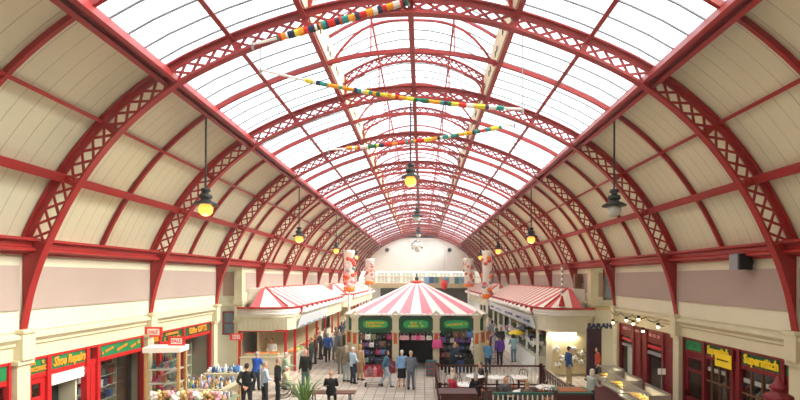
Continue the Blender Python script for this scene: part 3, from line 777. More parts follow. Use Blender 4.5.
# ================================================================== MARKET STALL ROWS WITH STRIPED AWNINGS
SX = 6.35; SY = 22.7
M_stripe_r = mat('awning_red', 'CE3A3E', .7, var=.06); M_stripe_w = mat('awning_white', 'F2EEE4', .7, var=.04)
M_spink = mat('awning_pink_stripe', 'E58A94', .7, var=.05)
def stall_row(sg, y0, y1, label, detail=True, first=True):
    t = thing('market_stall_row', label, 'market stall', (0, 0, 0))
    xo = HW-.03; R = 1.0
    # outline of the front corner rounded: points (x,y) from wall to far end
    def outline(off=0):
        P = [(xo, y0-off)]
        for k in range(7):
            a = PI/2*k/6; P.append((SX+R-off*0-(R+off)*math.sin(a) if 0 else SX+R-(R+off)*math.sin(a), y0+R-(R+off)*math.cos(a)))
        P.append((SX-off, y1)); return P
    def band(b, z0, z1, offa, offb, mi=0):
        A = outline(offa); B_ = outline(offb)
        # outer face A at bottom z0, B_ at top z1 with thickness to inside
        n = len(A); C = outline(min(offa, offb)-.08)
        vs = [(sg*x, y, z0) for x, y in A]+[(sg*x, y, z1) for x, y in B_]+[(sg*x, y, z0) for x, y in C]+[(sg*x, y, z1) for x, y in C]
        fs = []
        for i in range(n-1):
            fs += [(i, i+1, n+i+1, n+i), (2*n+i, 3*n+i, 3*n+i+1, 2*n+i+1), (n+i, n+i+1, 3*n+i+1, 3*n+i), (i, 2*n+i, 2*n+i+1, i+1)]
        fs += [(0, n, 3*n, 2*n), (n-1, 3*n-1, 4*n-1, 2*n-1)]
        b.add(vs, fs, mi)
    b = MB(); band(b, 2.28, 2.92, .02, .02); band(b, 2.88, 2.96, .08, .08); band(b, 2.22, 2.28, .05, .05); b.build('fascia', M_cream, t)
    # coved white panels between red corbels below the eave
    b = MB(); band(b, 2.96, 3.14, .06, .18); band(b, 3.14, 3.34, .18, .12); b.build('cove', M_white, t, True)
    b = MB(); band(b, 3.34, 3.42, .20, .22); b.build('eave_rail', M_redt, t)
    y = y0+R+.4
    while y < y1-.3:
        c = MB(); c.extr([(sg*(SX), 2.94), (sg*(SX-.12), 2.96), (sg*(SX-.24), 3.14), (sg*(SX-.27), 3.34), (sg*SX, 3.34)], y-.07, y+.07); c.build('corbel', M_redt, t)
        h = MB(); h.ball((sg*(SX-.08), y+.6, 3.12), .36, .42, .2, n=12); h.build('dome_panel', M_white, t, True)
        y += 1.2
    # awning: hip from eave 3.5 to top 4.38 at x = xo-?
    XT = HW-.9; ZT = 4.36; ZE = 3.42
    A = outline(.10); A[0] = (8.35, A[0][1]); n = 0; b = MB()
    def strip(p0, p1, q0, q1, mi):
        th = .03
        vs = [(sg*p0[0], p0[1], p0[2]), (sg*p1[0], p1[1], p1[2]), (sg*q1[0], q1[1], q1[2]), (sg*q0[0], q0[1], q0[2])]
        vs += [(v[0], v[1], v[2]-th) for v in vs]
        b.add(vs, [(0, 1, 2, 3), (7, 6, 5, 4), (0, 4, 5, 1), (1, 5, 6, 2), (2, 6, 7, 3), (3, 7, 4, 0)], mi)
    # long side stripes
    w = .95; N = int((y1-(y0+R))/w); w = (y1-(y0+R))/N; e = SX-.10
    for k in range(N):
        ya, yb = y0+R+k*w, y0+R+(k+1)*w
        ta, tb = y0+1.4+(y1-y0-1.4)*k/N, y0+1.4+(y1-y0-1.4)*(k+1)/N
        fr = .42; ym, tm = ya+(yb-ya)*fr, ta+(tb-ta)*fr
        strip((e, ya, ZE), (e, ym, ZE), (XT, ta, ZT), (XT, tm, ZT), 0); strip((e, ym, ZE), (e, yb, ZE), (XT, tm, ZT), (XT, tb, ZT), 1)
    # corner + front stripes converge to the hip end
    segs = []
    P = A[:-1]
    for i in range(len(P)-1):
        m_ = max(1, int(math.dist(P[i], P[i+1])/.42+.5))
        for j in range(m_):
            u0, u1 = j/m_, (j+1)/m_
            segs.append(((P[i][0]+(P[i+1][0]-P[i][0])*u0, P[i][1]+(P[i+1][1]-P[i][1])*u0), (P[i][0]+(P[i+1][0]-P[i][0])*u1, P[i][1]+(P[i+1][1]-P[i][1])*u1)))
    for k, (p, q) in enumerate(segs):
        f0 = min(1, max(0, (k/len(segs)-.0)*2)); 
        hx = lambda x: min(8.3, max(XT, x))
        strip((p[0], p[1], ZE), (q[0], q[1], ZE), (hx(p[0]), y0+1.4, ZT), (hx(q[0]), y0+1.4, ZT), 0 if k in (0, len(segs)-1, len(segs)-4) else 1)
    b.build('awning', [mat('awning_dusty_red', 'D4626A', .7, var=.05), M_stripe_w], t)
    b = MB(); b.tube([(sg*XT, y0+1.4, ZT), (sg*XT, y1, ZT)], .05, 8); b.tube([(sg*(e+.3), y0+.25, ZE+.03), (sg*XT, y0+1.4, ZT)], .04, 8); b.build('awning_rail', M_redt, t)
    b = MB(); bxs(b, sg, XT-.05, HW, y0+1.35, y1, 2.9, ZT-.03); b.build('roof_core', M_white, t)
    # posts on the long side
    y = y0+R
    while y < y1-.2:
        c = MB(); bxs(c, sg, SX-.02, SX+.10, y-.06, y+.06, 0, 2.24); c.build('post', M_redt if sg < 0 else M_white, t); y += 2.45
    # counter plinth
    c = MB(); bxs(c, sg, SX+.0, SX+.9, y0+R, y1, 0, .75); bxs(c, sg, SX-.04, SX+.95, y0+R, y1, .75, .8); c.build('counter', M_cream, t)
    # back wall inside
    c = MB(); bxs(c, sg, SX+1.7, SX+1.8, y0+.35, y1, 0, 3.1); c.build('back_panel', M_tan if sg < 0 else mat('green_dark_backing', '5C6A3A', .7, var=.3), t)
    c = MB(); bxs(c, sg, SX+.02, HW-.03, y0+.4, y1, 3.05, 3.12); c.build('soffit', M_white, t)
    return t
tl = stall_row(-1, SY, 37.0, 'left hand stall row with pink striped awning beyond the cross aisle')
tr = stall_row(1, SY, 40.0, 'right hand stall row with striped awning and long white fascia sign')
stall_row(-1, 41.0, 60.0, 'far left stall row with striped awning towards the end wall')
stall_row(1, 44.0, 60.0, 'far right stall row with striped awning towards the end wall')
# --- left stall front: pleated blind, red frame, opening
c = MB()
for k in range(22):
    x0 = -8.85+k*.108; c.box(x0, x0+.085, SY-.05, SY-.0, 2.30, 2.86, k % 2)
c.build('pleated_blind', [M_cream, M_stone], tl)
c = MB(); c.box(-8.9, -6.5, SY-.02, SY+.1, 2.16, 2.26); c.box(-8.97, -8.87, SY-.02, SY+.1, 0, 2.2); c.box(-6.75, -6.63, SY-.02+.3, SY+.1+.3, 0, 2.2); c.build('front_frame', M_redt, tl)
c = MB(); c.box(-8.87, -6.55, SY, SY+.7, 0, .85); c.box(-8.9, -6.5, SY-.05, SY+.75, .85, .9); c.build('front_counter', M_cream, tl)
# white inclined sign on the long side
def long_sign(sg, y0, y1, label):
    t = thing('hanging_sign_board', label, 'sign', (0, 0, 0)); c = MB()
    c.extr([(sg*(SX-.06), 2.26), (sg*(SX-.10), 2.26), (sg*(SX-.30), 2.90), (sg*(SX-.26), 2.90)], y0, y1); c.build('board', mat('pale_sign_white', 'E3E8EC', .4, var=.03), t)
    c = MB(); c.extr([(sg*(SX-.055), 2.22), (sg*(SX-.115), 2.22), (sg*(SX-.115), 2.27), (sg*(SX-.055), 2.27)], y0, y1); c.build('edge_trim', M_grey, t)
    return t
ts = long_sign(-1, SY+1.0, 30.5, 'long plain white angled sign board along the left stall side')
for k in range(5): squiggle(.9, .10, (-(SX-.125), SY+1.8+1.4*k, 2.34), (PI/2-.30, 0, PI/2), M_grey, ts, 9, 60+k)
ts = long_sign(1, SY+1.0, 39, 'long white angled sign board with purple lettering on right stall')
tilt = (PI/2-.30, 0, -PI/2)
for (y, w, h, n_, mm, sd_) in ((25.0, 1.6, .26, 6, M_blue, 1), (27.3, 1.7, .16, 8, M_blue, 2), (30.3, 2.6, .28, 7, M_blue, 3), (34.3, 2.6, .2, 8, mat('pale_blue_letters', '8A93BC', .5), 4), (37.2, 1.6, .26, 6, M_blue, 7)):
    squiggle(w, h, (SX-.215, y, 2.60), tilt, mm, ts, n_, 70+sd_)
# right stall front: SARAH sign, buff display board, strip light
text('SARAH', .34, (9.25, SY-.04, 2.50), R_F, mat('navy_letters', '1E2B4A', .5), tr, bold=.02, sx=1.15)
c = MB(); c.box(6.6, 8.97, SY+.1, SY+.2, 0, 2.3); c.build('front_wall', M_cream, tr)
c = MB(); c.box(8.9, 10.4, SY-.02, SY+.1, 2.24, 2.9); c.box(8.9, 10.4, SY-.08, SY+.1, 2.9, 2.96); c.box(8.9, 10.4, SY-.02, SY+.1, 2.96, 3.3); c.build('fascia_extension', M_cream, tr)
c = MB(); c.box(8.9, 10.4, SY-.05, SY+.4, 3.3, 3.45); c.build('ledge', M_tan, tr)
t = thing('strip_light', 'long lit fluorescent strip under the right stall front fascia', 'light', (7.35, SY-.1, 2.1))
Bx(-.75, .75, -.05, .06, .06, .12).build('batten', M_white, t); o = MB().tube([(-.7, 0, .02), (.7, 0, .02)], .035, 8).build('tube', glow('strip_light_glass', 'FFF6D8', 6), t)
ld = bpy.data.lights.new('strip_light_lamp', 'AREA'); ld.shape = 'RECTANGLE'; ld.size = 1.4; ld.size_y = .08; ld.energy = 30; ld.color = (1, .93, .75)
lo = bpy.data.objects.new('strip_light_lamp', ld); COL.objects.link(lo); lo.location = (7.35, SY-.22, 2.04); lo.rotation_euler = (0, 0, 0)
t = thing('display_board', 'pale buff display board holding white flowers behind man in blue jacket', 'board', (7.75, SY-.12, 0))
Bx(-.95, .75, -.03, .03, .1, 2.0).build('panel', mat('buff_board', 'D8C79A', .7), t); Bx(-.9, -.84, -.25, .03, 0, .1).build('foot', M_wood, t); Bx(.64, .7, -.25, .03, 0, .1).build('foot', M_wood, t)
c = MB(); c.box(8.75, 9.55, OB-.62, OB-.35, 0, 2.55)
t = thing('dark_banner_stand', 'tall dark purple panel beside the red food shop on the cross aisle', 'banner', (8.55, 21.6, 0))
Bx(-.35, .35, -.05, .05, .06, 2.5).build('panel', mat('dark_purple_panel', '3A1E30', .6), t); Bx(-.4, .4, -.18, .18, 0, .06).build('base', M_dark, t)
# windows on the aisle walls
for sg, lab in ((-1, 'left'), (1, 'right')):
    b = MB()
    if sg < 0: b.box(-9.95, -9.38, OB-.06, OB-.01, 2.0, 3.1); bb = (-10.0, -9.33, 1.95, 3.15)
    else: b.box(9.75, 10.5, OB-.06, OB-.01, 3.85, 5.35); bb = (9.68, 10.57, 3.8, 5.42)
    o = struct(b.build('window_%d' % (200+sg), mat('dark_window_glass', '3A4238', .15)))
    f = MB(); x0, x1, z0, z1 = bb
    f.box(x0, x0+.08, OB-.1, OB, z0, z1); f.box(x1-.08, x1, OB-.1, OB, z0, z1); f.box(x0, x1, OB-.1, OB, z0, z0+.08); f.box(x0, x1, OB-.1, OB, z1-.08, z1); f.box(x0, x1, OB-.09, OB, (z0+z1)/2-.03, (z0+z1)/2+.03)
    f.build('window_frame', M_burg if sg < 0 else M_brown, o)
t = thing('barber_striped_pole', 'white pole with grey bands and red cone foot above right awning', 'pole', (7.35, SY+.0, 3.52))
b = MB(); b.lathe([(.17, 0), (.14, .08), (.06, .42), (.05, .5)], n=12); b.build('cone_foot', M_redt, t, True)
b = MB()
for k in range(12): b.tube([(0, 0, .5+k*.13), (0, 0, .5+(k+1)*.13)], .055, 10, mi=k % 2)
b.build('shaft', [M_white, M_grey], t)
b = MB(); b.ball((0, 0, 2.12), .08, n=10); b.build('finial', M_redt, t, True)
# decorated tall poles
def deco_pole(x, y, label, seed, z0=3.4, z1=7.1, r=.42):
    t = thing('decorated_column', label, 'decorated column', (x, y, 0)); q = random.Random(seed)
    MB().lathe([(.16, 0), (.16, .3), (.10, .35), (.10, z0)], n=12).build('post', M_white, t)
    b = MB(); b.lathe([(r*.5, z0-.1), (r, z0), (r, z1-.3), (r*1.15, z1-.25), (r*1.15, z1-.05), (r*.4, z1)], n=20); b.build('drum', M_white, t, True)
    b = MB(); n = 26
    for k in range(n):
        z = z0+.25+(z1-z0-.8)*k/n; a = q.uniform(0, 2*PI); b.ball((r*.95*math.cos(a), r*.95*math.sin(a), z), .2, .2, .17, n=8, mi=q.choice((0, 0, 1, 2, 3, 0)))
    b.build('blobs', [mat('vermilion', 'CF4A34', .6), M_orange, M_lpink, M_grey], t, True)
    b = MB(); b.lathe([(r*1.05, z0-.15), (r*1.1, z0+.0), (r*1.1, z0+.2), (r, z0+.25)], n=16); b.build('orange_base', M_orange, t, True)
    return t
deco_pole(-5.75, 37.3, 'white column dotted with red and orange rising above left stall awnings', 1, 3.9, 7.2, .42)
deco_pole(5.9, 38.8, 'white column with red blobs and orange base above right stall awnings', 2, 3.3, 7.3, .40)
deco_pole(-6.0, 54.0, 'far left decorated column of red and white blobs near the balcony', 3, 4.3, 7.2, .5)
deco_pole(5.9, 54.0, 'far right decorated column of white and orange blobs near the balcony', 4, 4.0, 7.3, .55)

# ================================================================== KIOSK WITH STRIPED TENT ROOF
KY = 23.7; KX = (416-422)*KY/450+.29
t = thing('market_kiosk', 'square bag kiosk in the centre under a pink and white striped tent roof', 'kiosk', (KX, KY, 0))
hw = 3.2; ch = .4
foot = [(-hw, 0), (hw, 0), (hw+ch, ch), (hw+ch, 6.2), (hw, 6.95), (-hw, 6.95), (-hw-ch, 6.2), (-hw-ch, ch)]
apex = (0, 3.4, 4.68)
def scale_poly(P, s): return [((x)*s, 3.475+(y-3.475)*s) for x, y in P]
E = scale_poly(foot, 1.035); b = MB(); ze = 3.03; nst = 0
Tp = scale_poly(foot, .07)
for i in range(8):
    p, q = E[i], E[(i+1) % 8]; tp, tq = Tp[i], Tp[(i+1) % 8]
    m_ = max(1, int(math.dist(p, q)/.6+.5))
    for j in range(m_):
        L = lambda a, c, u: (a[0]+(c[0]-a[0])*u, a[1]+(c[1]-a[1])*u)
        a0, a1 = L(p, q, j/m_), L(p, q, (j+1)/m_); c0, c1 = L(tp, tq, j/m_), L(tp, tq, (j+1)/m_)
        vs = [(*a0, ze), (*a1, ze), (*c1, apex[2]-.02), (*c0, apex[2]-.02), (*a0, ze-.12), (*a1, ze-.12)]
        b.add(vs, [(0, 1, 2, 3), (0, 4, 5, 1)], nst % 2)
        nst += 1
b.build('striped_roof', [M_spink, M_stripe_w], t)
b = MB(); pp = []; rr2 = []
for i in range(8):
    p, q = E[i], E[(i+1) % 8]; m_ = max(2, int(math.dist(p, q)/.075))
    for j in range(m_): pp.append((p[0]+(q[0]-p[0])*j/m_, p[1]+(q[1]-p[1])*j/m_, ze-.05)); rr2.append(.025+.045*abs(math.sin(PI*j/4)))
pp.append(pp[0]); rr2.append(rr2[0]); b.tube(pp, rr2, 8)
b.build('bobble_trim', M_white, t, True)
b = MB(); b.lathe([(.42, 4.6), (.4, 4.68), (.32, 4.73), (.1, 4.75)], (0, 3.45, 0), 14); b.build('finial_cap', mat('finial_red', 'C8463C', .6), t, True)
b = MB(); b.ball((0, 3.45, 4.86), .12, .12, .14, n=10); b.lathe([(.04, 4.7), (.04, 5.15)], (0, 3.45, 0), 8); b.build('finial', M_dark, t, True)
def pillar(x, y):
    b = MB(); b.box(x-.17, x+.17, y-.17, y+.17, 0, 2.85); b.box(x-.23, x+.23, y-.22, y+.22, 2.05, 2.13); b.box(x-.23, x+.23, y-.23, y+.23, 0, .3); b.box(x-.21, x+.21, y-.21, y+.21, 2.78, 2.86)
    b.extr([(x-.27, 2.86), (x+.27, 2.86), (x+.27, 2.96), (x, 3.2), (x-.27, 2.96)], y-.2, y+.2)
    o = b.build('pillar', M_stone, t)
    Bx(x-.09, x+.09, y-.185, y-.17, 1.45, 2.0).build('orange_plaque', mat('plaque_orange', 'C8581E', .6), o)
for x in (-hw, -1.07, 1.07, hw): pillar(x, .05)
pillar(hw+ch, ch+.2); pillar(-hw-ch, ch+.2)
for k, x in enumerate((-2.135, 0, 2.135)):
    o = Bx(x-.9, x+.9, -.02, .06, 2.12, 2.84).build('kiosk_sign', M_dgreen, t)
    p = MB(); c = []
    for j in range(16):
        a = 2*PI*j/16; c.append((x+math.copysign(min(abs(math.cos(a))**.6, 1)*.66, math.cos(a)), 2.46+math.copysign(abs(math.sin(a))**.6*.22, math.sin(a))))
    p.extr(c, -.035, -.02); p.build('lozenge', M_lgreen, o)
    if k < 2:
        squiggle([1.0, .62][k], .13, (x, -.045, 2.54), R_F, M_yel, o, [9, 5][k], 80+k); squiggle([1.0, .8][k], .13, (x, -.045, 2.38), R_F, M_yel, o, [8, 6][k], 85+k)
    else:
        q = squiggle(1.05, .14, (x, -.045, 2.47), (PI/2, math.radians(-4), 0), M_yel, o, 12, 90)
b = MB(); b.box(-hw, hw, .0, .1, 2.02, 2.12); b.box(-hw-ch, -hw-ch+.1, ch, 6.2, 2.1, 2.9); b.box(hw+ch-.1, hw+ch, ch, 6.2, 2.1, 2.9)
for sx in (-1, 1): b.extr([(sx*hw, .06), (sx*(hw+ch), ch), (sx*(hw+ch-.08), ch+.06), (sx*(hw-.06), .12)], 2.12, 2.84, 0, 'z')
b.build('side_fascia', M_dgreen, t)
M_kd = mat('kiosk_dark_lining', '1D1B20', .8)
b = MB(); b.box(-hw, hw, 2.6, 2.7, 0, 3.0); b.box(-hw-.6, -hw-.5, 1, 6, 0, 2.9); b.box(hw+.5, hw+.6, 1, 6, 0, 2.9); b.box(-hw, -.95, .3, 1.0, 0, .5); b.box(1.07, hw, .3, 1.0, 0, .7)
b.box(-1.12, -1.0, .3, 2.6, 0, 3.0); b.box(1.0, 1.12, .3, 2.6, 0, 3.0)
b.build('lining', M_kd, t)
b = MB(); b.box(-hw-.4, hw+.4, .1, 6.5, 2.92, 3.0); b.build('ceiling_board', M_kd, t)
# ---- bags
bagc = [M_black, M_black, goodc[4], goodc[4], goodc[4], M_black, goodc[0], goodc[3], M_brown, goodc[8], goodc[10], mat('magenta_bag', 'B02358', .5), goodc[1], goodc[5], mat('dark_red_bag', '7A1D2C', .5)]
def make_bag():
    t = thing('handbag', '', 'bag', (0, 0, 0)); b = MB()
    b.lathe([(.02, -.0), (.17, .0), (.19, .05), (.17, .2), (.13, .27), (.02, .28)], n=14, sy=.5); b.build('body', M_black, t, True)
    P = [(.12*math.cos(PI*k/8), 0, .26+.22*math.sin(PI*k/8)) for k in range(9)]
    MB().tube(P, .012, 6).build('handle', M_black, t)
    Bx(-.03, .03, -.10, -.085, .12, .18).build('clasp', M_grey, t); return t
bag0 = make_bag(); fst = True; rb = random.Random(11)
def bag(x, y, z, m, label, group, s=1, rz=0):
    global fst
    o = bag0 if fst else dup(bag0)
    fst = False; o.location = (x, y, z); o.rotation_euler = (0, 0, rz); o.scale = (s, s, s)
    for ch in o.children:
        if not ch.name.startswith('clasp'): recolor(ch, m)
    o['label'] = label; o['group'] = group; return o
rails = []
for (xa, xb, zrow, lab) in ((-3.0, -1.3, (1.85, 1.45, 1.05, .65), 'left'), (1.3, 3.05, (1.7, 1.3, .9), 'right')):
    tt = thing('bag_rack', 'dark rack of hanging bags in the %s bay of the kiosk' % lab, 'rack', (KX, KY+.22, 0)); b = MB()
    for z in zrow: b.tube([(xa, 0, z+.25), (xb, 0, z+.25)], .02, 6)
    for x in (xa, xb): b.tube([(x, 0, 0), (x, 0, 2.1)], .02, 6)
    b.build('rail', M_dark, tt)
    for z in zrow:
        x = xa+.14
        while x < xb:
            bag(KX+x, KY+.05+rb.uniform(-.03, .03), z-.2, rb.choice(bagc), 'bag hanging on the rack in the %s bay of the striped kiosk' % lab, 'bags on the %s kiosk rack' % lab, rb.uniform(.8, 1.1)); x += rb.uniform(.24, .36)
tt = thing('bag_rail', 'short rail with pink bags under the middle kiosk sign', 'rail', (KX, KY, 0)); MB().tube([(-.9, .1, 2.08), (.9, .1, 2.08)], .018, 6).build('rail', M_dark, tt)
for k, x in enumerate((-.72, -.5, -.1, .12, .34, .7)):
    bag(KX+x, KY+.1, 1.62, [M_lpink, M_lpink, goodc[9], M_pink, M_lpink, goodc[5]][k], 'pale pink or white bag hanging under the middle kiosk sign', 'pink bags under the middle kiosk sign', .85)
bag(KX+1.12, KY-.22, 1.25, M_pink, 'bright pink bag on the post between middle and right kiosk bays', 'single bright bags', 1.5)
for k, (x, m) in enumerate(((1.75, M_black), (2.1, bagc[8]), (2.5, bagc[8]), (2.8, goodc[1]))):
    bag(KX+x, KY-.12, 1.78, m, ['black', 'crimson', 'dark pink', 'blue'][k]+' holdall hung directly under the right kiosk sign', 'holdalls under the right kiosk sign', 1.1)
def suitcase(x, y, w, d, h, m, label, rz=0, stripes=None):
    t = thing('suitcase', label, 'suitcase', (x, y, 0), rz); b = MB()
    pts = []; 
    b.extr([(-w/2+.04, .05), (w/2-.04, .05), (w/2, .09), (w/2, h-.05), (w/2-.04, h), (-w/2+.04, h), (-w/2, h-.05), (-w/2, .09)], -d/2, d/2); b.build('shell', m, t)
    MB().tube([(-.09, 0, h), (-.09, 0, h+.2), (.09, 0, h+.2), (.09, 0, h)], .012, 6).build('handle', M_dark, t)
    for sx in (-1, 1): MB().tube([(sx*(w/2-.06)-.02, 0, .03), (sx*(w/2-.06)+.02, 0, .03)], .03, 8).build('wheel', M_black, t)
    if stripes:
        b = MB()
        for k in range(3): b.box(-w/2-.003, w/2+.003, -d/2-.004, d/2+.004, .15+k*h*.28, .15+k*h*.28+.04)
        for k in (-1, 1): b.box(k*w*.22-.02, k*w*.22+.02, -d/2-.005, d/2+.005, .06, h-.01)
        b.build('check_bands', stripes, t)
    return t
suitcase(KX+.8, KY-1.2, .55, .35, .78, mat('teal_canvas', '2F6A6A', .7), 'green blue suitcase with red check bands beside middle kiosk doorway', 0, mat('check_red', 'B8283A', .6))
x = -3.0; k = 0
for (x, w, h, m) in ((-1.75, .55, .7, goodc[4]), (-1.25, .42, .6, mat('dark_red_bag', '7A1D2C', .5)), (-2.9, .5, .6, goodc[0])):
    suitcase(KX+x, KY-.55, w, .28, h, m, ['black upright suitcase', 'small dark red suitcase', 'navy upright suitcase'][k]+' on the floor before the left kiosk bay'); k += 1
for k, (x, w, h, m) in enumerate(((1.7, .5, .7, M_black), (2.25, .45, .62, goodc[0]), (2.75, .5, .75, M_black))):
    suitcase(KX+x, KY-.5, w, .28, h, m, ['black suitcase below the right kiosk bay next to the pink bag', 'navy suitcase between two black ones below the right kiosk bay', 'tall black suitcase at the right corner of the kiosk'][k])
# clothes rails and racks right of the kiosk
def rail_of_clothes(x, y, L, rz, label, gl, pal, seed):
    q = random.Random(seed); t = thing('clothes_rail', label, 'clothes rail', (x, y, 0), rz)
    b = MB(); b.tube([(-L/2, 0, 1.6), (L/2, 0, 1.6)], .02, 6)
    for s in (-1, 1): b.tube([(s*L/2, 0, .05), (s*L/2, 0, 1.6)], .02, 6); b.tube([(s*L/2, -.25, .04), (s*L/2, .25, .04)], .02, 6)
    b.build('rail_frame', M_grey, t); u = -L/2+.08
    while u < L/2-.05:
        m = MB(); w = q.uniform(.2, .25); h = q.uniform(.7, 1.05)
        m.extr([(-w, 0), (w, 0), (w*.85, h*.88), (.05, h), (-.05, h), (-w*.85, h*.88)], -.03, .03); m.tube([(0, 0, h), (0, 0, h+.06)], .006, 5)
        o = m.build('hanging_garment', q.choice(pal)); o.location = (x+u*math.cos(rz), y+u*math.sin(rz), 1.55-h); o.rotation_euler.z = rz+PI/2
        tag(o, gl, 'garment', gl); u += .1
rail_of_clothes(4.5, 26.5, 1.4, PI/2, 'chrome clothes rail of mixed garments at the right side of the kiosk', 'pink and grey garment on the rail right of the kiosk', [goodc[9], goodc[3], goodc[5], bagc[11], M_black, goodc[8]], 3)
rail_of_clothes(4.6, 29.2, 1.6, PI/2, 'second clothes rail further back on the right of the kiosk', 'garment on the far rail right of the kiosk', [M_black, goodc[4], goodc[10], M_orange, goodc[2]], 4)
rail_of_clothes(-4.6, 27.0, 1.6, PI/2, 'clothes rail of pale garments at the left side of the kiosk', 'pale garment on the rail left of the kiosk', [goodc[5], goodc[7], goodc[10], M_lpink, goodc[3]], 5)

# ================================================================== FAR END BALCONY
t = thing('balcony_railing', 'long pale pink balustrade on the balcony at the far end', 'railing', (0, YEND-1.6, 4.05)); b = MB()
b.box(-8.7, 8.7, -.05, .05, .95, 1.05); b.box(-8.7, 8.7, -.04, .04, .05, .12)
b.build('rail', mat('pale_pink_rail', 'D8A8A0', .6), t); b = MB()
for k in range(59): x = -8.6+k*.297; b.box(x-.02, x+.02, -.02, .02, .1, .96)
b.build('baluster', mat('pale_pink_rail', 'D8A8A0', .6), t)
# end windows behind balcony
for k in range(9):
    x = -7.6+k*1.9
    b = MB(); b.box(x-.8, x+.8, YEND+3.42, YEND+3.48, 4.15, 5.7); o = struct(b.build('window_%d' % (300+k), mat('grey_window_pane', 'A8B4B4', .2)))
    f = MB()
    for xx in (x-.8, x-.27, x+.27, x+.8): f.box(xx-.03, xx+.03, YEND+3.36, YEND+3.42, 4.15, 5.7)
    for z in (4.15, 5.2, 5.7): f.box(x-.8, x+.8, YEND+3.36, YEND+3.42, z-.03, z+.03)
    f.build('window_frame', M_white, o)
b = MB(); b.box(-6, 7.5, YEND+3.3, YEND+3.42, .3, 3.6); struct(b.build('trim_41', mat('dark_passage_fill', '4E4638', .7)))  # dark panel standing in for the dark passage below the balcony
bl = [('pale blue', '8FB6D4'), ('dark blue', '3B5F94'), ('grey green', '6E8C7C'), ('buff orange', 'D9B48A'), ('sky blue', '6FA3C4'), ('cream', 'E9E2CC'), ('teal', '4F8E98')]
for k in range(9):
    n_, h_ = bl[k % 7]; x = .9+k*.72; t = thing('balcony_banner', '%s cloth banner over the far balcony rail, %s from the kiosk finial' % (n_, ordn[k]), 'banner', (x, YEND-1.64, 4.1))
    b = MB(); 
    for j in range(6): b.box(-.34+j*.113, -.34+(j+1)*.113, -.06+.02*(j % 2), -.03+.02*(j % 2), 0+.05*((j*k) % 3), .95+.06*((j+k) % 2))
    b.build('cloth', mat('banner_'+h_, h_, .8, var=.2), t); MB().tube([(-.36, -.03, .95), (.36, -.03, .95)], .03, 6).build('rod', M_white, t)
t = thing('hanging_red_lantern', 'bright red round hanging decoration right of the kiosk roof tip', 'decoration', (3.0, 55, 4.1)); b = MB(); b.lathe([(.1, -.6), (.38, -.45), (.42, .1), (.3, .5), (.1, .55)], n=14); b.build('body', mat('bright_red', 'E6281E', .5), t, True)
MB().tube([(0, 0, .5), (0, 0, 8.6)], .012, 5).build('cord', M_grey, t)
# ================================================================== LEFT FOREGROUND: GIFT SHOP GOODS
M_sale = mat('sale_card_red', 'E2322C', .5)
def sale(x, y, z, label, s=.34, post=None, ang=0):
    t = thing('sale_placard', label, 'placard', (x, y, z), ang)
    Bx(-s/2-.1, s/2+.1, -.012, .012, -s*.42, s*.42).build('card', M_sale, t)
    Bx(-s/2, s/2, -.018, -.012, -s*.26, s*.26).build('panel', M_white, t)
    text('SALE', .17, (0, -.024, 0), R_F, M_sale, t, ext=.004, sx=.9)
    if post: MB().tube([(0, .03, -s*.42), (0, .03, -post)], .015, 6).build('stick', M_wood, t)
    return t
cx, cy = -8.2, 14.95
t = thing('display_cabinet', 'pine framed glass display cabinet of toys before the gift shop', 'cabinet', (cx, cy, 0), .12)
b = MB()
for x in (-.5, .5):
    for y in (-.28, .28): b.box(x-.04, x+.04, y-.04, y+.04, 0, 2.45)
b.box(-.5, .5, -.28, .28, .1, .5); b.build('frame', M_wood, t)
Bx(-.58, .58, -.36, .36, 2.45, 2.62).build('top_board', M_white, t)
for z in (.5, .95, 1.4, 1.85): Bx(-.48, .48, -.26, .26, z, z+.03).build('shelf', M_white, t)
Bx(-.48, .48, -.285, -.28, .55, 2.45).build('glass', M_shopglass, t); Bx(.5, .505, -.26, .26, .55, 2.45).build('glass', M_shopglass, t)
q = random.Random(4)
for z in (.53, .98, 1.43, 1.88):
    for k in range(5):
        x = -.36+k*.18; m = q.choice([M_lpink, goodc[9], goodc[6], goodc[5], goodc[7], M_pink]); r = q.uniform(.06, .085)
        b = MB(); b.ball((0, 0, r), r, r*.9, r, 10); b.ball((0, 0, r*2.5), r*.72, n=10); b.ball((-r*.6, 0, r*3.1), r*.3, n=6); b.ball((r*.6, 0, r*3.1), r*.3, n=6)
        for s in (-1, 1): b.ball((s*r*.9, -r*.4, r*1.2), r*.35, n=6); b.ball((s*r*.6, -r*.8, r*.35), r*.4, n=6)
        o = b.build('soft_toy', m, None, True, (cx+x, cy+q.uniform(-.08, .1), z+.005)); tag(o, 'small soft toy on a shelf of the pine display cabinet', 'toy', 'soft toys in the pine cabinet')
sale(-8.80, 15.25, 3.05, 'red and white SALE card fixed on the pilaster by the shoe repair shop', .4)
sale(-7.8, 14.85, 2.8, 'red and white SALE card standing on the pine display cabinet', .36, .2)
sale(-7.75, 19.5, 2.33, 'red and white SALE card on a tall pine stick near cross aisle', .34, 2.33)
def table(x, y, L, D, h, label, m=M_wood, cloth=None, rz=0):
    t = thing('display_table', label, 'table', (x, y, 0), rz)
    Bx(-L/2, L/2, -D/2, D/2, h-.05, h).build('tabletop', cloth or m, t)
    for sx in (-1, 1):
        for sy in (-1, 1): Bx(sx*(L/2-.06)-.03, sx*(L/2-.06)+.03, sy*(D/2-.06)-.03, sy*(D/2-.06)+.03, 0, h-.05).build('leg', M_wood, t)
    if cloth:
        b = MB(); n = 26
        for k in range(n): b.box(-L/2+L*k/n, -L/2+L*(k+1)/n, -D/2-.02-.012*(k % 2), -D/2-.0, .25, h-.01)
        b.build('skirt', cloth, t)
    return t
table(-7.95, 18.9, 1.5, .8, .95, 'table of blue ornaments beside the gift shop entrance', cloth=M_stone)
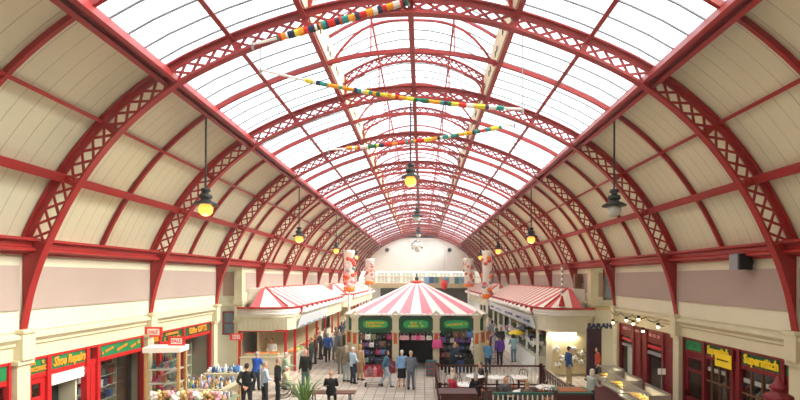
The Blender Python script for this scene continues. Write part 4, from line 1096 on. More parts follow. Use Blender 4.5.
table(-7.75, 17.0, 1.9, 1.5, .85, 'low table heaped with small ornaments in front of gift shop', cloth=M_stone)
table(-6.75, 14.8, 1.5, 1.6, .85, 'nearest display table of mixed gifts at lower left', cloth=mat('sage_cloth', '8C9474', .8))
q = random.Random(9)
def vase(x, y, z, m, label, group, s=1):
    w = .1*s; h = .2*s*q.uniform(1, 1.9); b = MB(); k = q.randrange(3)
    P = [[(w*.5, 0), (w, h*.3), (w*.8, h*.6), (w*.35, h*.8), (w*.5, h)], [(w*.6, 0), (w*.8, h*.5), (w*.85, h), (w*.7, h), (w*.6, h*.2)], [(w*.9, 0), (w*.3, h*.3), (w*.7, h*.7), (w*.2, h*1.2)]][k]
    b.lathe(P, n=10); tag(b.build('ornament', m, None, True, (x, y, z)), label, 'ornament', group)
def grid(x, y, w, d, s):
    nx, ny = int(2*w/s), int(2*d/s)
    return [(x-w+s*(i+.5)+q.uniform(-.01, .01), y-d+s*(j+.5)+q.uniform(-.01, .01)) for i in range(nx) for j in range(ny) if q.random() < .92]
PALE = [M_white, goodc[10], goodc[3], M_stone, goodc[7], M_brown, mat('pale_lilac', 'B9AFC8', .5), mat('pale_sky', 'A9C2DA', .5), goodc[7], mat('moss_green', '6F8A4E', .6), goodc[1], goodc[0], M_lpink]
for gx, gy in grid(-7.95, 18.9, .68, .33, .165): vase(gx, gy, .951, q.choice([goodc[1], goodc[0], goodc[5], M_white, PALE[7], PALE[7]]), 'small blue or white ornament on the table beside the gift shop', 'ornaments on the blue table', q.uniform(.55, .78))
for gx, gy in grid(-7.75, 17.0, .88, .68, .165): vase(gx, gy, .851, q.choice(PALE), 'small coloured ornament on the low table before the gift shop', 'ornaments on the low table', q.uniform(.5, .78))
for gx, gy in grid(-6.75, 14.8, .68, .73, .165): vase(gx, gy, .851, q.choice(PALE), 'small mixed ornament on the nearest lower left table', 'ornaments on the nearest table', q.uniform(.5, .78))
# plants
def leafy(name, label, cat, x, y, h, n, spread, droop, m, potr=.18, poth=.3, wid=.05, seed=1, potm=None, group=None, z=0, flower=None):
    r = random.Random(seed); t = thing(name, label, cat, (x, y, z), 0, group)
    MB().lathe([(potr*.7, 0), (potr, poth*.9), (potr*1.08, poth*.9), (potr*1.08, poth), (potr*.9, poth)], n=14).build('pot', potm or M_brown, t, True)
    b = MB()
    for k in range(n):
        a = r.uniform(0, 2*PI); L = h*r.uniform(.65, 1); sp = spread*r.uniform(.3, 1); P = []
        for j in range(7):
            u = j/6; P.append(Vector((math.cos(a)*sp*u**1.3, math.sin(a)*sp*u**1.3, poth*.9+L*(u-droop*u*u*u))))
        side = Vector((-math.sin(a), math.cos(a), 0)); vs = []; 
        for j, p in enumerate(P):
            w = wid*math.sin(PI*min(1, (j+.6)/6.8))**.7; vs += [p-side*w, p+side*w+Vector((0, 0, 0)), p+Vector((0, 0, -.012))]
        fs = []
        for j in range(6):
            o = j*3; fs += [(o, o+1, o+4, o+3), (o+1, o+2, o+5, o+4), (o+2, o, o+3, o+5)]
        b.add(vs, fs)
    b.build('leaves', m, t, True)
    if flower:
        b = MB()
        for k in range(14):
            a = r.uniform(0, 2*PI); s = spread*r.uniform(.1, .9); b.ball((s*math.cos(a), s*math.sin(a), poth+h*r.uniform(.55, 1)), .065, n=6)
        b.build('blooms', flower, t, True)
    return t
M_leafp = mat('pale_leaf', '7FA35A', .5, var=.25)
leafy('spiky_plant', 'tall spiky green plant in a pot standing in front of the bench', 'plant', -3.5, 14.6, 1.75, 44, .8, .35, M_leafp, .3, .55, .035, 3)
leafy('potted_plant', 'broad leaved green plant at bottom left beside black jacketed man', 'plant', -5.6, 14.6, 1.0, 24, .4, .35, M_leaf, .2, .3, .05, 4)
leafy('potted_plant', 'green plant at the front edge of the gift tables', 'plant', -6.3, 13.2, .95, 26, .45, .4, M_leafp, .22, .3, .05, 5)
leafy('potted_plant', 'small leafy plant at the lower left near the pine cabinet', 'plant', -7.2, 13.4, .95, 22, .35, .3, M_leaf, .18, .3, .05, 6)
qq = random.Random(31)
for k in range(12):
    nm_, mm = [('white', M_white), ('pale yellow', mat('pale_yellow', 'D9CB8A', .6)), ('lilac', PALE[4]), ('pink', M_lpink)][k % 4]
    leafy('potted_flowers', 'pot of small %s flowers on the low bench at the bottom left' % nm_, 'flowers', -7.9+k*.17+qq.uniform(-.03, .03), 13.75+.12*(k % 2), .5, 16, .2, .3, [M_leaf, M_leafp][k % 2], .08, .12, .03, 40+k, M_brown, '%s potted flowers on the plant bench' % nm_, .75, mm)
t = thing('plant_bench', 'low wooden bench of potted flowers at the bottom left', 'bench', (-6.95, 13.8, 0)); Bx(-1.1, 1.1, -.22, .22, .7, .75).build('top', M_wood, t)
for sx in (-1, 1): Bx(sx*1.0-.04, sx*1.0+.04, -.2, .2, 0, .7).build('leg', M_wood, t)
# ================================================================== LEFT STALL GOODS
M_crate = mat('crate_wood', 'D9C9A0', .7)
def crate(x, y, z, m, lab, grp, rz=0, n=9, fr=.06, prod='fruit'):
    t = thing('produce_crate', lab, 'crate', (x, y, z), rz, grp); b = MB(); w, d, h = .5, .38, .16
    for s in (-1, 1):
        for k in range(2): b.box(-w/2, w/2, s*d/2-.01, s*d/2+.01, .01+k*.08, .07+k*.08); b.box(s*w/2-.01, s*w/2+.01, -d/2, d/2, .01+k*.08, .07+k*.08)
    b.build('slats', M_crate, t); Bx(-w/2, w/2, -d/2, d/2, 0, .012).build('base', M_crate, t)
    for i in range(4):
        for j in range(3):
            o = MB().ball((0, 0, 0), fr, n=8).build(prod, m, None, True)
            o.location = (x+math.cos(rz)*(-.17+i*.115)-math.sin(rz)*(-.11+j*.11), y+math.sin(rz)*(-.17+i*.115)+math.cos(rz)*(-.11+j*.11), z+.012+fr+.07)
            tag(o, '%s piled in a wooden crate on the left stall counter' % prod, prod, '%ss in crates on the left stall' % prod)
cr = [('orange', M_orange), ('apple', goodc[2]), ('lime', M_leafp), ('lemon', M_yel), ('orange', M_orange), ('tomato', goodc[2])]
for k, x in enumerate((-8.45, -7.85, -7.25)):
    crate(x, SY+.3, .905, cr[[1, 0, 0][k]][1], 'crate of %s on the left stall front counter, %s' % (['red apples', 'oranges', 'oranges'][k], ['beside the wall', 'in the middle', 'at the right'][k]), 'produce crates on the front counter', prod=cr[[1, 0, 0][k]][0])
for k in range(9):
    y = SY+1.5+k*.75; nm_, mm = cr[(k*2+1) % 6] if k % 2 else cr[k % 6]
    crate(-(SX+.35), y, .805, mm, 'crate of %ss on the left stall side counter, %s from the corner' % (nm_, ordn[k]), 'produce crates along the side counter', PI/2, prod=nm_)
# blue garment hanging in left stall
b = MB(); b.extr([(-.22, 0), (.22, 0), (.2, .45), (.32, .4), (.35, .5), (.1, .65), (-.1, .65), (-.35, .5), (-.32, .4), (-.2, .45)], -.03, .03)
tag(b.build('blue_apron', mat('apron_blue', '2F5F94', .8), None, False, (-8.35, SY+1.35, 1.15)), 'blue overall hanging on the back wall of the left stall', 'garment')
# flower stall goods on the right row
q = random.Random(21); k = 0
fl = [('white', M_white), ('yellow', M_yel), ('pink', M_pink), ('pale pink', M_lpink), ('purple', goodc[8]), ('orange', M_orange)]
n_ = 0
for (z, xo) in ((0.805, .16), (1.25, .8), (1.7, 1.3)):
    y = SY+1.35
    while y < 33:
        nm_, mm = fl[q.randrange(6) if z > 1 else (0 if q.random() < .7 else q.randrange(6))]
        leafy('flower_bucket', 'bucket of %s flowers on the right stall, tier %s' % (nm_, {0.805: 'lowest', 1.25: 'middle', 1.7: 'highest'}[z]), 'flowers', SX+xo, y, .5, 18, .34, .3, M_leaf, .11, .2, .035, n_, M_grey, 'buckets of %s flowers on the %s tier' % (nm_, {0.805: 'lowest', 1.25: 'middle', 1.7: 'highest'}[z]), z, mm); n_ += 1
        y += q.uniform(.5, .8)
b = MB(); b.box(SX+.6, SX+1.1, SY+1.1, 33.2, .8, 1.245); b.box(SX+1.1, SX+1.6, SY+1.1, 33.2, .8, 1.695); b.build('steps', M_stone, tr)
b = MB(); b.extr([(SX-.05, 0), (SX-.28, 0), (SX-.06, .74)], SY+1.1, 33, 0, 'y'); b.build('front_board', M_white, tr)
def umbrella(x, y, z, m, label):
    t = thing('parasol', label, 'parasol', (x, y, z)); b = MB(); n = 10; b.lathe([(.55, 0), (.4, .12), (.2, .2), (.02, .24)], n=n); b.build('canopy', m, t); MB().tube([(0, 0, -.6), (0, 0, .3)], .012, 6).build('pole', M_grey, t)
umbrella(6.3, 26.4, 1.95, goodc[4], 'dark open parasol above the flower stall'); umbrella(6.1, 27.6, 1.5, M_yel, 'yellow open parasol among the flowers of right stall')
for k, (x, z) in enumerate(((7.0, 1.35), (7.3, .95), (7.85, 1.4), (7.95, .95), (8.3, 1.2), (7.1, .6), (8.25, .75))):
    t = thing('flower_spray', 'white flower spray hung on the buff display board', 'flowers', (x, SY-.22, z), 0, 'white sprays on the buff display board'); b = MB()
    for j in range(12): a = q.uniform(0, 2*PI); s = q.uniform(0, .17); b.ball((s*math.cos(a), q.uniform(-.05, .03), s*math.sin(a)), .06, n=6)
    b.build('blooms', M_white, t, True); b = MB()
    for j in range(8): a = q.uniform(0, 2*PI); b.tube([(0, 0, 0), (.24*math.cos(a), -.02, .24*math.sin(a))], [.02, .004], 5)
    b.build('foliage', mat('grey_foliage', '5E6650', .7), t)

# ================================================================== RIGHT FOOD COUNTER
def food_counter(y0, y1, x0, label, k):
    t = thing('food_counter', label, 'counter', (x0, 0, 0)); L = y1-y0
    Bx(0, .85, y0, y1, 0, .98).build('base', mat('brown_burgundy_panel', '6A3030', .5), t); Bx(-.05, .9, y0-.03, y1+.03, .98, 1.04).build('worktop', mat('steel', 'B8B4AC', .3, metal=.6), t)
    b = MB(); b.extr([(-.0, 1.04), (.02, 1.04), (.2, 1.40), (.8, 1.42), (.8, 1.44), (.18, 1.42)], y0+.1, y1-.1); b.build('sneeze_glass', M_shopglass, t)
    b = MB(); b.box(.78, .82, y0+.1, y1-.1, 1.04, 1.46); b.box(.15, .8, y0+.08, y0+.1, 1.04, 1.42); b.box(.16, .22, y0+.08, y1-.08, 1.42, 1.46); b.build('steel_frame', mat('steel', 'B8B4AC', .3, metal=.6), t)
    n = int(L/.42)
    for j in range(n):
        y = y0+.32+j*(L-.5)/max(1, n-1)
        u = thing('food_tray', 'tray of yellow baked food inside the glass food counter', 'tray', (x0+.45, y, 1.045), 0, 'trays in the food counters'); b = MB(); b.box(-.22, .22, -.15, .15, 0, .01); b.box(-.22, -.2, -.15, .15, 0, .05); b.box(.2, .22, -.15, .15, 0, .05); b.build('dish', mat('steel', 'B8B4AC', .3, metal=.6), u)
        b = MB()
        for a in range(4):
            for c in range(3): b.ball((-.14+a*.09, -.09+c*.09, .04), .045, .045, .03, n=7)
        o = b.build('food', M_food, u, True); o['kind'] = 'stuff'
    ld = bpy.data.lights.new('counter_lamp', 'AREA'); ld.shape = 'RECTANGLE'; ld.size = .1; ld.size_y = L-.4; ld.energy = 14; ld.color = (1, .86, .6)
    lo = bpy.data.objects.new('counter_lamp', ld); COL.objects.link(lo); lo.location = (x0+.6, (y0+y1)/2, 1.405); 
food_counter(13.3, 15.0, 6.9, 'glass food counter nearest the camera on the right', 0)
food_counter(15.25, 16.7, 7.0, 'middle glass food counter before the red food shop', 1)
food_counter(16.9, 18.1, 7.15, 'furthest glass food counter at the elbow of grey cardigan woman', 2)
b = MB()
t = thing('menu_stand', 'thin steel stand with price card on the near food counter', 'stand', (7.7, 13.9, 1.44)); MB().tube([(0, 0, 0), (0, 0, .7)], .015, 6).build('rod', M_grey, t); Bx(-.12, .12, -.01, .01, .5, .68).build('card', M_white, t)
# ornamental burgundy cap post at far right
t = thing('ornamental_post', 'burgundy tiered cap of an ornamental post at the lower right', 'post', (7.9, 9.6, 0))
MB().lathe([(.22, 0), (.22, .4), (.15, .5), (.15, 2.15)], n=16).build('shaft', M_burg, t, True)
MB().lathe([(.15, 2.15), (.22, 2.3), (.27, 2.36), (.26, 2.42), (.14, 2.48), (.12, 2.54), (.17, 2.56), (.17, 2.6), (.08, 2.68), (.05, 2.8), (.01, 2.86)], n=20).build('tiered_cap', M_burg, t, True)

# ================================================================== CAFE ENCLOSURE
def railing(A, Bq, label, top=1.0, m=M_mahog, mb=None, sp=.16):
    A, Bq = Vector(A), Vector(Bq); L = (Bq-A).length; rz = math.atan2(Bq.y-A.y, Bq.x-A.x)
    t = thing('cafe_railing', label, 'railing', (A.x, A.y, 0), rz)
    Bx(0, L, -.05, .05, top-.07, top).build('handrail', m if top > 0 else m, t); Bx(0, L, -.03, .03, .1, .16).build('bottom_rail', M_mahog, t)
    for x in (0.06, L-.06): Bx(x-.06, x+.06, -.06, .06, 0, top+.08).build('newel', M_mahog, t)
    n = int(L/sp)
    for k in range(1, n):
        x = L*k/n; MB().lathe([(.02, .16), (.03, .3), (.02, .5), (.03, .7), (.02, top-.07)], (x, 0, 0), 6).build('baluster', mb or M_white, t)
    return t
CY0, CY1 = 15.3, 20.2; CX0, CX1 = .95, 5.7
railing((CX0, CY1), (CX1, CY1), 'back railing of the cafe with white balusters and mahogany rail', 1.0)
railing((CX0, CY0+.9), (CX0, CY1-.15), 'left side railing of the cafe enclosure beside tiled walkway', 1.05, mb=M_mahog, sp=.22)
railing((CX1, CY0+.8), (CX1, CY1-.15), 'right side railing of the cafe enclosure beside the counters', .95, mb=M_mahog, sp=.22)
railing((2.55, CY0), (4.9, CY0), 'front green topped railing of the cafe with white balusters', 1.02, m=mat('dark_teal_rail', '1F5A50', .4))
t = thing('cafe_counter_box', 'mahogany planter box at the front left corner of the cafe', 'box', (1.55, CY0+.1, 0)); Bx(-.62, .55, -.35, .3, 0, .98).build('body', M_mahog, t); Bx(-.67, .6, -.4, .35, .98, 1.05).build('lid', M_mahog, t)
t = thing('cafe_counter_box', 'mahogany box with green top at front right corner of the cafe', 'box', (5.5, CY0+.35, 0)); Bx(-.55, .55, -.4, .4, 0, .98).build('body', M_mahog, t); Bx(-.6, .6, -.45, .45, .98, 1.03).build('lid', mat('dark_teal_rail', '1F5A50', .4), t); Bx(-.45, .45, -.3, .3, 1.03, 1.045).build('orange_inset', mat('brown_orange_top', 'A85A2C', .5), t)
# low floor inside is darker boarding
struct(Bx(CX0, CX1, CY0, CY1, 0, .02).build('floor_mat', mat('dark_brown_floor', '3E2A26', .6)))
struct(Bx(-3.9, .75, 13.2, 17.3, 0, .012).build('floor_mat', mat('slate_grey_floor', '6E6A6C', .5)))
bpy.data.objects['floor_mat'].name = 'trim_50'; bpy.data.objects['floor_mat.001'].name = 'trim_51'
def make_table():
    t = thing('cafe_table', '', 'table', (0, 0, 0), 0, 'round white cafe tables')
    MB().lathe([(.02, .70), (.38, .70), (.40, .72), (.38, .74), (.02, .74)], n=24).build('tabletop', M_white, t)
    MB().lathe([(.24, .02), (.22, .05), (.04, .07), (.035, .70)], n=12).build('pedestal', M_dark, t); return t
def make_chair():
    t = thing('cafe_chair', '', 'chair', (0, 0, 0), 0, 'dark wooden cafe chairs')
    MB().lathe([(.01, .43), (.2, .43), (.21, .45), (.2, .47), (.01, .47)], n=14).build('seat', mat('orange_brown_seat', 'A2582C', .5), t)
    for sx in (-1, 1):
        MB().tube([(sx*.15, .15, 0), (sx*.14, .13, .44)], .016, 6).build('leg', M_mahog, t); MB().tube([(sx*.17, -.18, 0), (sx*.15, -.15, .44)], .016, 6).build('leg', M_mahog, t)
    P = [(-.18, -.17, .45), (-.19, -.2, .7), (-.13, -.23, .88), (0, -.24, .92), (.13, -.23, .88), (.19, -.2, .7), (.18, -.17, .45)]
    b = MB(); b.tube(P, .016, 6); b.tube([(-.06, -.17, .45), (-.06, -.235, .9)], .01, 5); b.tube([(.06, -.17, .45), (.06, -.235, .9)], .01, 5); b.build('backrest', M_mahog, t); return t
tb0, ch0 = make_table(), make_chair(); ft = fc = True
TB = [(462, 378), (486, 371), (535, 375), (548, 385), (508, 374), (473, 393), (520, 389), (570, 376)]
TL = ['near the left railing', 'behind the dark jacketed diner', 'at the right end of back row', 'nearest the right corner box', 'in the middle of back row', 'beside the front left box', 'behind the front green railing', 'against the right side railing']
TBW = []
for k, (px, py) in enumerate(TB):
    x, y = onfloor(px, py, .74); x = min(max(x, CX0+.5), CX1-.5); y = min(max(y, CY0+.75), CY1-.55)
    TBW.append((x, y))
TBW = [(1.75, 17.6), (2.55, 19.1), (4.35, 18.9), (5.05, 17.2), (3.45, 18.9), (1.85, 16.2), (4.0, 16.4), (5.2, 18.4)]
TBW = TBW[:7]; TBW[0] = (2.0, 17.6)
SEATED = [(1.42, 17.15, -1.05), (1.5, 18.35, -2.5), (2.35, 16.85, .4), (3.3, 16.45, PI+.6), (4.0, 15.75, 0), (2.9, 19.45, 1.6)]
USED = [(x, y) for x, y, _ in SEATED]
for (x, y, a) in SEATED:
    c = ch0 if fc else dup(ch0); fc = False; c.location = (x, y, .02); c.rotation_euler.z = a; c['label'] = 'dark cafe chair under a seated cafe customer'; c['group'] = 'occupied cafe chairs'

for k, (x, y) in enumerate(TBW):
    o = tb0 if ft else dup(tb0); ft = False; o.location = (x, y, .02); o['label'] = 'round white cafe table '+TL[k]
    for j, a in enumerate((.3, PI+.1)):
        aa = a+k*.4; qx, qy = x+.62*math.cos(aa), y+.62*math.sin(aa)
        if any(math.dist((qx, qy), (u, v)) < .62 for u, v in USED) or not (CX0+.3 < qx < CX1-.3 and CY0+.3 < qy < CY1-.3): continue
        USED.append((qx, qy)); c = ch0 if fc else dup(ch0); fc = False
        c.location = (x+.62*math.cos(aa), y+.62*math.sin(aa), .02); c.rotation_euler.z = aa+PI/2+0; c['label'] = 'empty dark cafe chair at the table '+TL[k]
        c['group'] = 'cafe chairs at the table '+TL[k]
    for j in range(2):
        b = MB(); b.lathe([(.025, 0), (.04, .07), (.042, .08), (.036, .08), (.025, .015)], n=10); tag(b.build('cup', M_white, None, True, (x-.12+.24*j, y+.1, .761)), 'white cup on the cafe table '+TL[k], 'cup', 'cups on the table '+TL[k])
# ================================================================== BENCH
t = thing('bench', 'long brown slatted bench with a man in black sitting on it', 'bench', (-3.2, 17.5, 0))
M_slat = mat('bench_slat', '8A5A4E', .5, var=.15)
b = MB()
for k in range(5): b.box(-.9, .9, -.24+k*.1, -.16+k*.1, .43, .47)
b.build('seat', M_slat, t)
for x in (-.7, .7): MB().tube([(x, -.2, .43), (x, -.2, 0), ], .025, 6).build('leg', M_dark, t); MB().tube([(x, .2, .43), (x, .2, 0)], .025, 6).build('leg', M_dark, t)
# ================================================================== PEOPLE
def loft(b, secs, n=12):
    """secs: (center, rx(along side), ry(along depth)) rings, horizontal-ish frames from tangent; side = X"""
    base = len(b.v); C = [Vector(s[0]) for s in secs]; N = len(secs)
    for i, (c, rx, ry) in enumerate(secs):
        t = (C[min(i+1, N-1)]-C[max(i-1, 0)]).normalized(); u = Vector((1, 0, 0)); u = (u-t*u.dot(t)).normalized(); w = t.cross(u)
        for k in range(n):
            a = 2*PI*k/n; b.v.append(tuple(C[i]+u*rx*math.cos(a)+w*ry*math.sin(a)))
    for i in range(N-1):
        for k in range(n): b.f.append((base+i*n+k, base+i*n+(k+1) % n, base+(i+1)*n+(k+1) % n, base+(i+1)*n+k)); b.m.append(0)
    b.f.append(tuple(base+k for k in range(n))[::-1]); b.f.append(tuple(base+(N-1)*n+k for k in range(n))); b.m += [0, 0]
def remesh(b, name, vox, smooth=2):
    o = b.build(name, M_skin); m = o.modifiers.new('r', 'REMESH'); m.mode = 'VOXEL'; m.voxel_size = vox
    s = o.modifiers.new('s', 'SMOOTH'); s.factor = .5; s.iterations = smooth
    bpy.context.view_layer.update()
    me = bpy.data.meshes.new_from_object(o.evaluated_get(bpy.context.evaluated_depsgraph_get()))
    bpy.data.objects.remove(o); me.polygons.foreach_set('use_smooth', [True]*len(me.polygons)); me.materials.clear(); me.materials.append(M_skin); me.name = name; return me
def V(*a): return Vector(a)
def figure_meshes(pose):
    """figure facing +Y, origin at feet. returns dict of meshes"""
    lean = pose.get('lean', 0); sit = pose.get('sit', False); dz = -.43 if sit else 0
    pel = V(0, 0, .95+dz)
    def up(x, y, z):   # torso point with z measured from pelvis, leaning forward
        return pel+V(x, y*math.cos(lean)+z*math.sin(lean), z*math.cos(lean)-y*math.sin(lean))
    neck = up(0, 0, .53); head = neck+V(0, .035+math.sin(lean)*.08, .165)
    sh = {s: up(s*.185, 0, .46) for s in (-1, 1)}
    el = {}; wr = {}; kn = {}; an = {}
    for s, k in ((-1, 'L'), (1, 'R')):
        el[s] = V(*pose['el'+k]); wr[s] = V(*pose['wr'+k]); kn[s] = V(*pose['kn'+k]); an[s] = V(*pose['an'+k])
    hip = {s: pel+V(s*.095, 0, -.03) for s in (-1, 1)}
    # --- body
    b = MB()
    tor = [(up(0, 0, -.12), .12, .09), (up(0, 0, -.04), .165, .115), (up(0, 0, .1), .145, .10), (up(0, 0, .22), .145, .105), (up(0, .01, .36), .175, .115), (up(0, 0, .45), .17, .10), (up(0, 0, .50), .10, .075)]
    loft(b, tor, 16); b.tube([up(0, -.01, .46), neck+V(0, 0, .06), head-V(0, .03, .06)], [.07, .055, .055], 12)
    # head: skull, jaw, nose, ears, brow
    b.ball(head+V(0, -.012, .02), .077, .095, .105, 16); b.ball(head+V(0, .025, -.055), .055, .06, .06, 12)
    b.tube([head+V(0, .085, .01), head+V(0, .108, -.03)], [.010, .019], 8); b.ball(head+V(0, .078, .028), .05, .02, .013, 10)
    b.ball(head+V(0, .083, -.062), .024, .012, .010, 8)
    for s in (-1, 1): b.ball(head+V(s*.078, -.01, -.01), .014, .022, .032, 8)
    for s in (-1, 1):
        b.tube([sh[s]-V(s*.02, 0, 0), sh[s]*.6+el[s]*.4, el[s], el[s]*.4+wr[s]*.6, wr[s]], [.058, .05, .038, .034, .025], 10)
        d = (wr[s]-el[s]).normalized(); side = V(1, 0, 0)-d*d.x; side.normalize(); nn = d.cross(side)
        p1 = wr[s]+d*.085; b.tube([wr[s]-d*.01, wr[s]+d*.04, p1], [(.026, .018), (.038, .016), (.04, .014)], 10)
        inn = -nn*(1 if nn.y < 0 else -1)*1.0
        for j in range(4):
            o = side*((j-1.5)*.021); L = (.058, .07, .066, .05)[j]; r0 = .0092
            b.tube([p1+o-d*.012, p1+o+d*L*.5, p1+o+d*L*.85-inn*.012*-1, p1+o+d*L*1.1+inn*.03], [r0, r0, r0*.9, r0*.75], 6)
        tb = wr[s]+d*.03-side*s*.025; b.tube([tb, tb+d*.03-side*s*.028, tb+d*.065-side*s*.034+inn*.01], [.013, .011, .008], 6)
        b.tube([hip[s]+V(0, 0, .02), hip[s]*.5+kn[s]*.5, kn[s], kn[s]*.6+an[s]*.4+V(0, -.012, 0), an[s]], [.088, .072, .052, .05, .035], 10)
        f = an[s]; b.tube([f+V(0, -.03, -.035), f+V(0, .08, -.045), f+V(0, .17, -.055)], [(.035, .035), (.042, .03), (.035, .018)], 10)
    R = {'body': remesh(b, 'body', .0085, 1)}
    # --- top
    b = MB(); g = .018
    tor2 = [(up(0, 0, -.10), .165+g, .125+g), (up(0, 0, .0), .165+g, .12+g), (up(0, 0, .12), .15+g, .11+g), (up(0, 0, .24), .152+g, .112+g), (up(0, .01, .37), .18+g, .12+g), (up(0, 0, .45), .175+g, .105+g), (up(0, 0, .485), .14, .1), (up(0, 0, .51), .09, .08)]
    loft(b, tor2, 16)
    for s in (-1, 1): b.ball(sh[s], .082, .082, .08, 10); b.tube([sh[s]-V(s*.02, 0, .0), sh[s]*.6+el[s]*.4, el[s], el[s]*.4+wr[s]*.6, wr[s]-(wr[s]-el[s])*.03], [.08, .068, .057, .05, .042], 10)
    b.tube([up(0, -.01, .46), up(0, 0, .545)], [.085, .072], 12)
    R['top'] = remesh(b, 'top', .02, 2)
    # long coat variant / skirt
    b = MB()
    for s in (-1, 1): b.tube([hip[s]+V(0, 0, .06), hip[s]*.5+kn[s]*.5, kn[s], kn[s]*.45+an[s]*.55, an[s]+V(0, 0, .0)], [.108, .092, .074, .068, .062], 10)
    loft(b, [(up(0, 0, -.14), .13, .11), (up(0, 0, -.04), .175, .128), (up(0, 0, .06), .16, .118)], 14)
    R['trousers'] = remesh(b, 'trousers', .02, 2)
    b = MB()
    if sit: loft(b, [(up(0, 0, .02), .165, .12), (pel+V(0, .1, -.02), .19, .13), (pel+V(0, .35, .0), .2, .1), (kn[1]*.5+kn[-1]*.5+V(0, .07, -.1), .2, .09)], 16)
    else: loft(b, [(up(0, 0, .06), .16, .12), (pel+V(0, 0, -.08), .19, .15), (pel+V(0, .0, -.3), .2, .17), (pel+V(0, .0, -.5), .22, .2)], 18)
    R['skirt'] = remesh(b, 'skirt', .02, 1)
    for nm, prf in (('hair_short', [(head+V(0, -.03, .045), .084, .088, .088), (head+V(0, -.06, -.02), .07, .05, .06)]), ('hair_long', [(head+V(0, -.03, .04), .09, .092, .095), (head+V(0, -.075, -.05), .082, .05, .10), (head+V(-.06, -.02, -.05), .035, .05, .09), (head+V(.06, -.02, -.05), .035, .05, .09)]), ('hair_bald', [(head+V(0, -.065, -.015), .074, .04, .045), (head+V(-.065, -.03, -.01), .02, .04, .03), (head+V(.065, -.03, -.01), .02, .04, .03)])):
        b = MB()
        for c, rx, ry, rz in prf: b.ball(c, rx, ry, rz, 14)
        R[nm] = remesh(b, 'hair', .012, 2)
    for s, nm in ((-1, 'shoeL'), (1, 'shoeR')):
        b = MB(); f = an[s]; b.tube([f+V(0, -.055, -.045), f+V(0, 0, -.04), f+V(0, .09, -.05), f+V(0, .19, -.06)], [(.04, .034), (.046, .045), (.05, .034), (.036, .02)], 10); b.tube([f+V(0, -.01, -.03), f+V(0, -.01, .02)], [.045, .045], 10)
        R[nm] = remesh(b, 'shoe', .015, 1)
    b = MB()
    for s in (-1, 1): b.ball(head+V(s*.03, .082, .008), .009, .007, .007, 6)
    R['eyes'] = b.build('eyes', M_black).data
    for o in list(COL.objects):
        if o.name == 'eyes' or o.name.startswith('eyes.'): bpy.data.objects.remove(o)
    return R
A0 = .085
POSES = {
 'stand': dict(elL=(-.25, -.03, 1.14), wrL=(-.25, .07, .90), elR=(.25, -.02, 1.14), wrR=(.26, .06, .90), knL=(-.10, .02, .50), anL=(-.11, -.02, A0), knR=(.10, .03, .50), anR=(.12, .04, A0)),
 'behind': dict(elL=(-.29, -.12, 1.16), wrL=(-.09, -.19, .98), elR=(.29, -.12, 1.16), wrR=(.06, -.18, .95), knL=(-.11, .02, .50), anL=(-.13, -.02, A0), knR=(.11, .03, .50), anR=(.13, .04, A0)),
 'walk': dict(elL=(-.25, .08, 1.15), wrL=(-.23, .27, .99), elR=(.25, -.13, 1.16), wrR=(.25, -.12, .90), knL=(-.09, -.02, .50), anL=(-.09, -.30, .13), knR=(.09, .19, .52), anR=(.09, .25, A0), lean=.05),
 'reach': dict(elL=(-.24, .16, 1.14), wrL=(-.16, .42, 1.08), elR=(.24, .18, 1.15), wrR=(.15, .44, 1.12), knL=(-.10, .04, .50), anL=(-.11, -.04, A0), knR=(.10, .05, .50), anR=(.12, .06, A0), lean=.16),
 'fold': dict(elL=(-.25, .06, 1.13), wrL=(-.08, .24, 1.12), elR=(.25, .06, 1.13), wrR=(.10, .25, 1.06), knL=(-.10, .02, .50), anL=(-.11, -.02, A0), knR=(.10, .03, .50), anR=(.12, .04, A0)),
 'sit': dict(sit=True, elL=(-.25, .10, .76), wrL=(-.13, .33, .70), elR=(.25, .10, .76), wrR=(.14, .33, .70), knL=(-.12, .43, .53), anL=(-.12, .40, A0), knR=(.12, .43, .53), anR=(.13, .44, A0), lean=.10),
}
PM = {}
cloth = {}
def cm(h):
    if h not in cloth: cloth[h] = mat('cloth_'+h, h, .85, var=.12, scale=9)
    return cloth[h]
def person(x, y, rz, label, pose='stand', top='2A2C33', bot='2B2B30', hair='short', hc='4A3A2E', h=1.72, shoes='2A2420', skirt=False, z=0, group=None):
    if pose not in PM: PM[pose] = figure_meshes(POSES[pose])
    R = PM[pose]; t = bpy.data.objects.new('person', R['body']); COL.objects.link(t); s = h/1.745
    t.location = (x, y, z); t.rotation_euler = (0, 0, rz); t.scale = (s, s, s); tag(t, label, 'person', group)
    for nm, key, c in (('top', 'top', top), ('skirt' if skirt else 'trousers', 'skirt' if skirt else 'trousers', bot), ('hair', 'hair_'+hair, hc), ('shoe', 'shoeL', shoes), ('shoe', 'shoeR', shoes), ('eyes', 'eyes', '201A18')):
        o = bpy.data.objects.new(nm, R[key]); COL.objects.link(o); o.parent = t; recolor(o, cm(c))
    return t
def P(px, pyfeet, *a, **k):
    x, y = onfloor(px, pyfeet); return person(x, y, *a, **k)
B = PI*1.0   # facing camera (-Y);  0 = back to the camera
person(-6.2+.15, 16.3, .25, 'person in black jacket, hands clasped behind back, facing gift stall', 'behind', '17181B', '202024', 'short', '3A3430', 1.78)
person(-6.9, 19.5, -.3, 'person in bright blue top with grey hair leaning towards the stall', 'reach', '2456B8', '2E3440', 'short', 'B8B4AC', 1.66)
person(-5.62, 16.9, -.9, 'person in pale blue shirt and dark trousers with grey hair', 'fold', 'BCD0E6', '23252C', 'short', 'A8A29A', 1.74)
person(-5.35, 17.6, -1.2, 'person in black suit walking right past the stall corner', 'stand', '1A1B20', '1C1D22', 'short', '8A847C', 1.74)
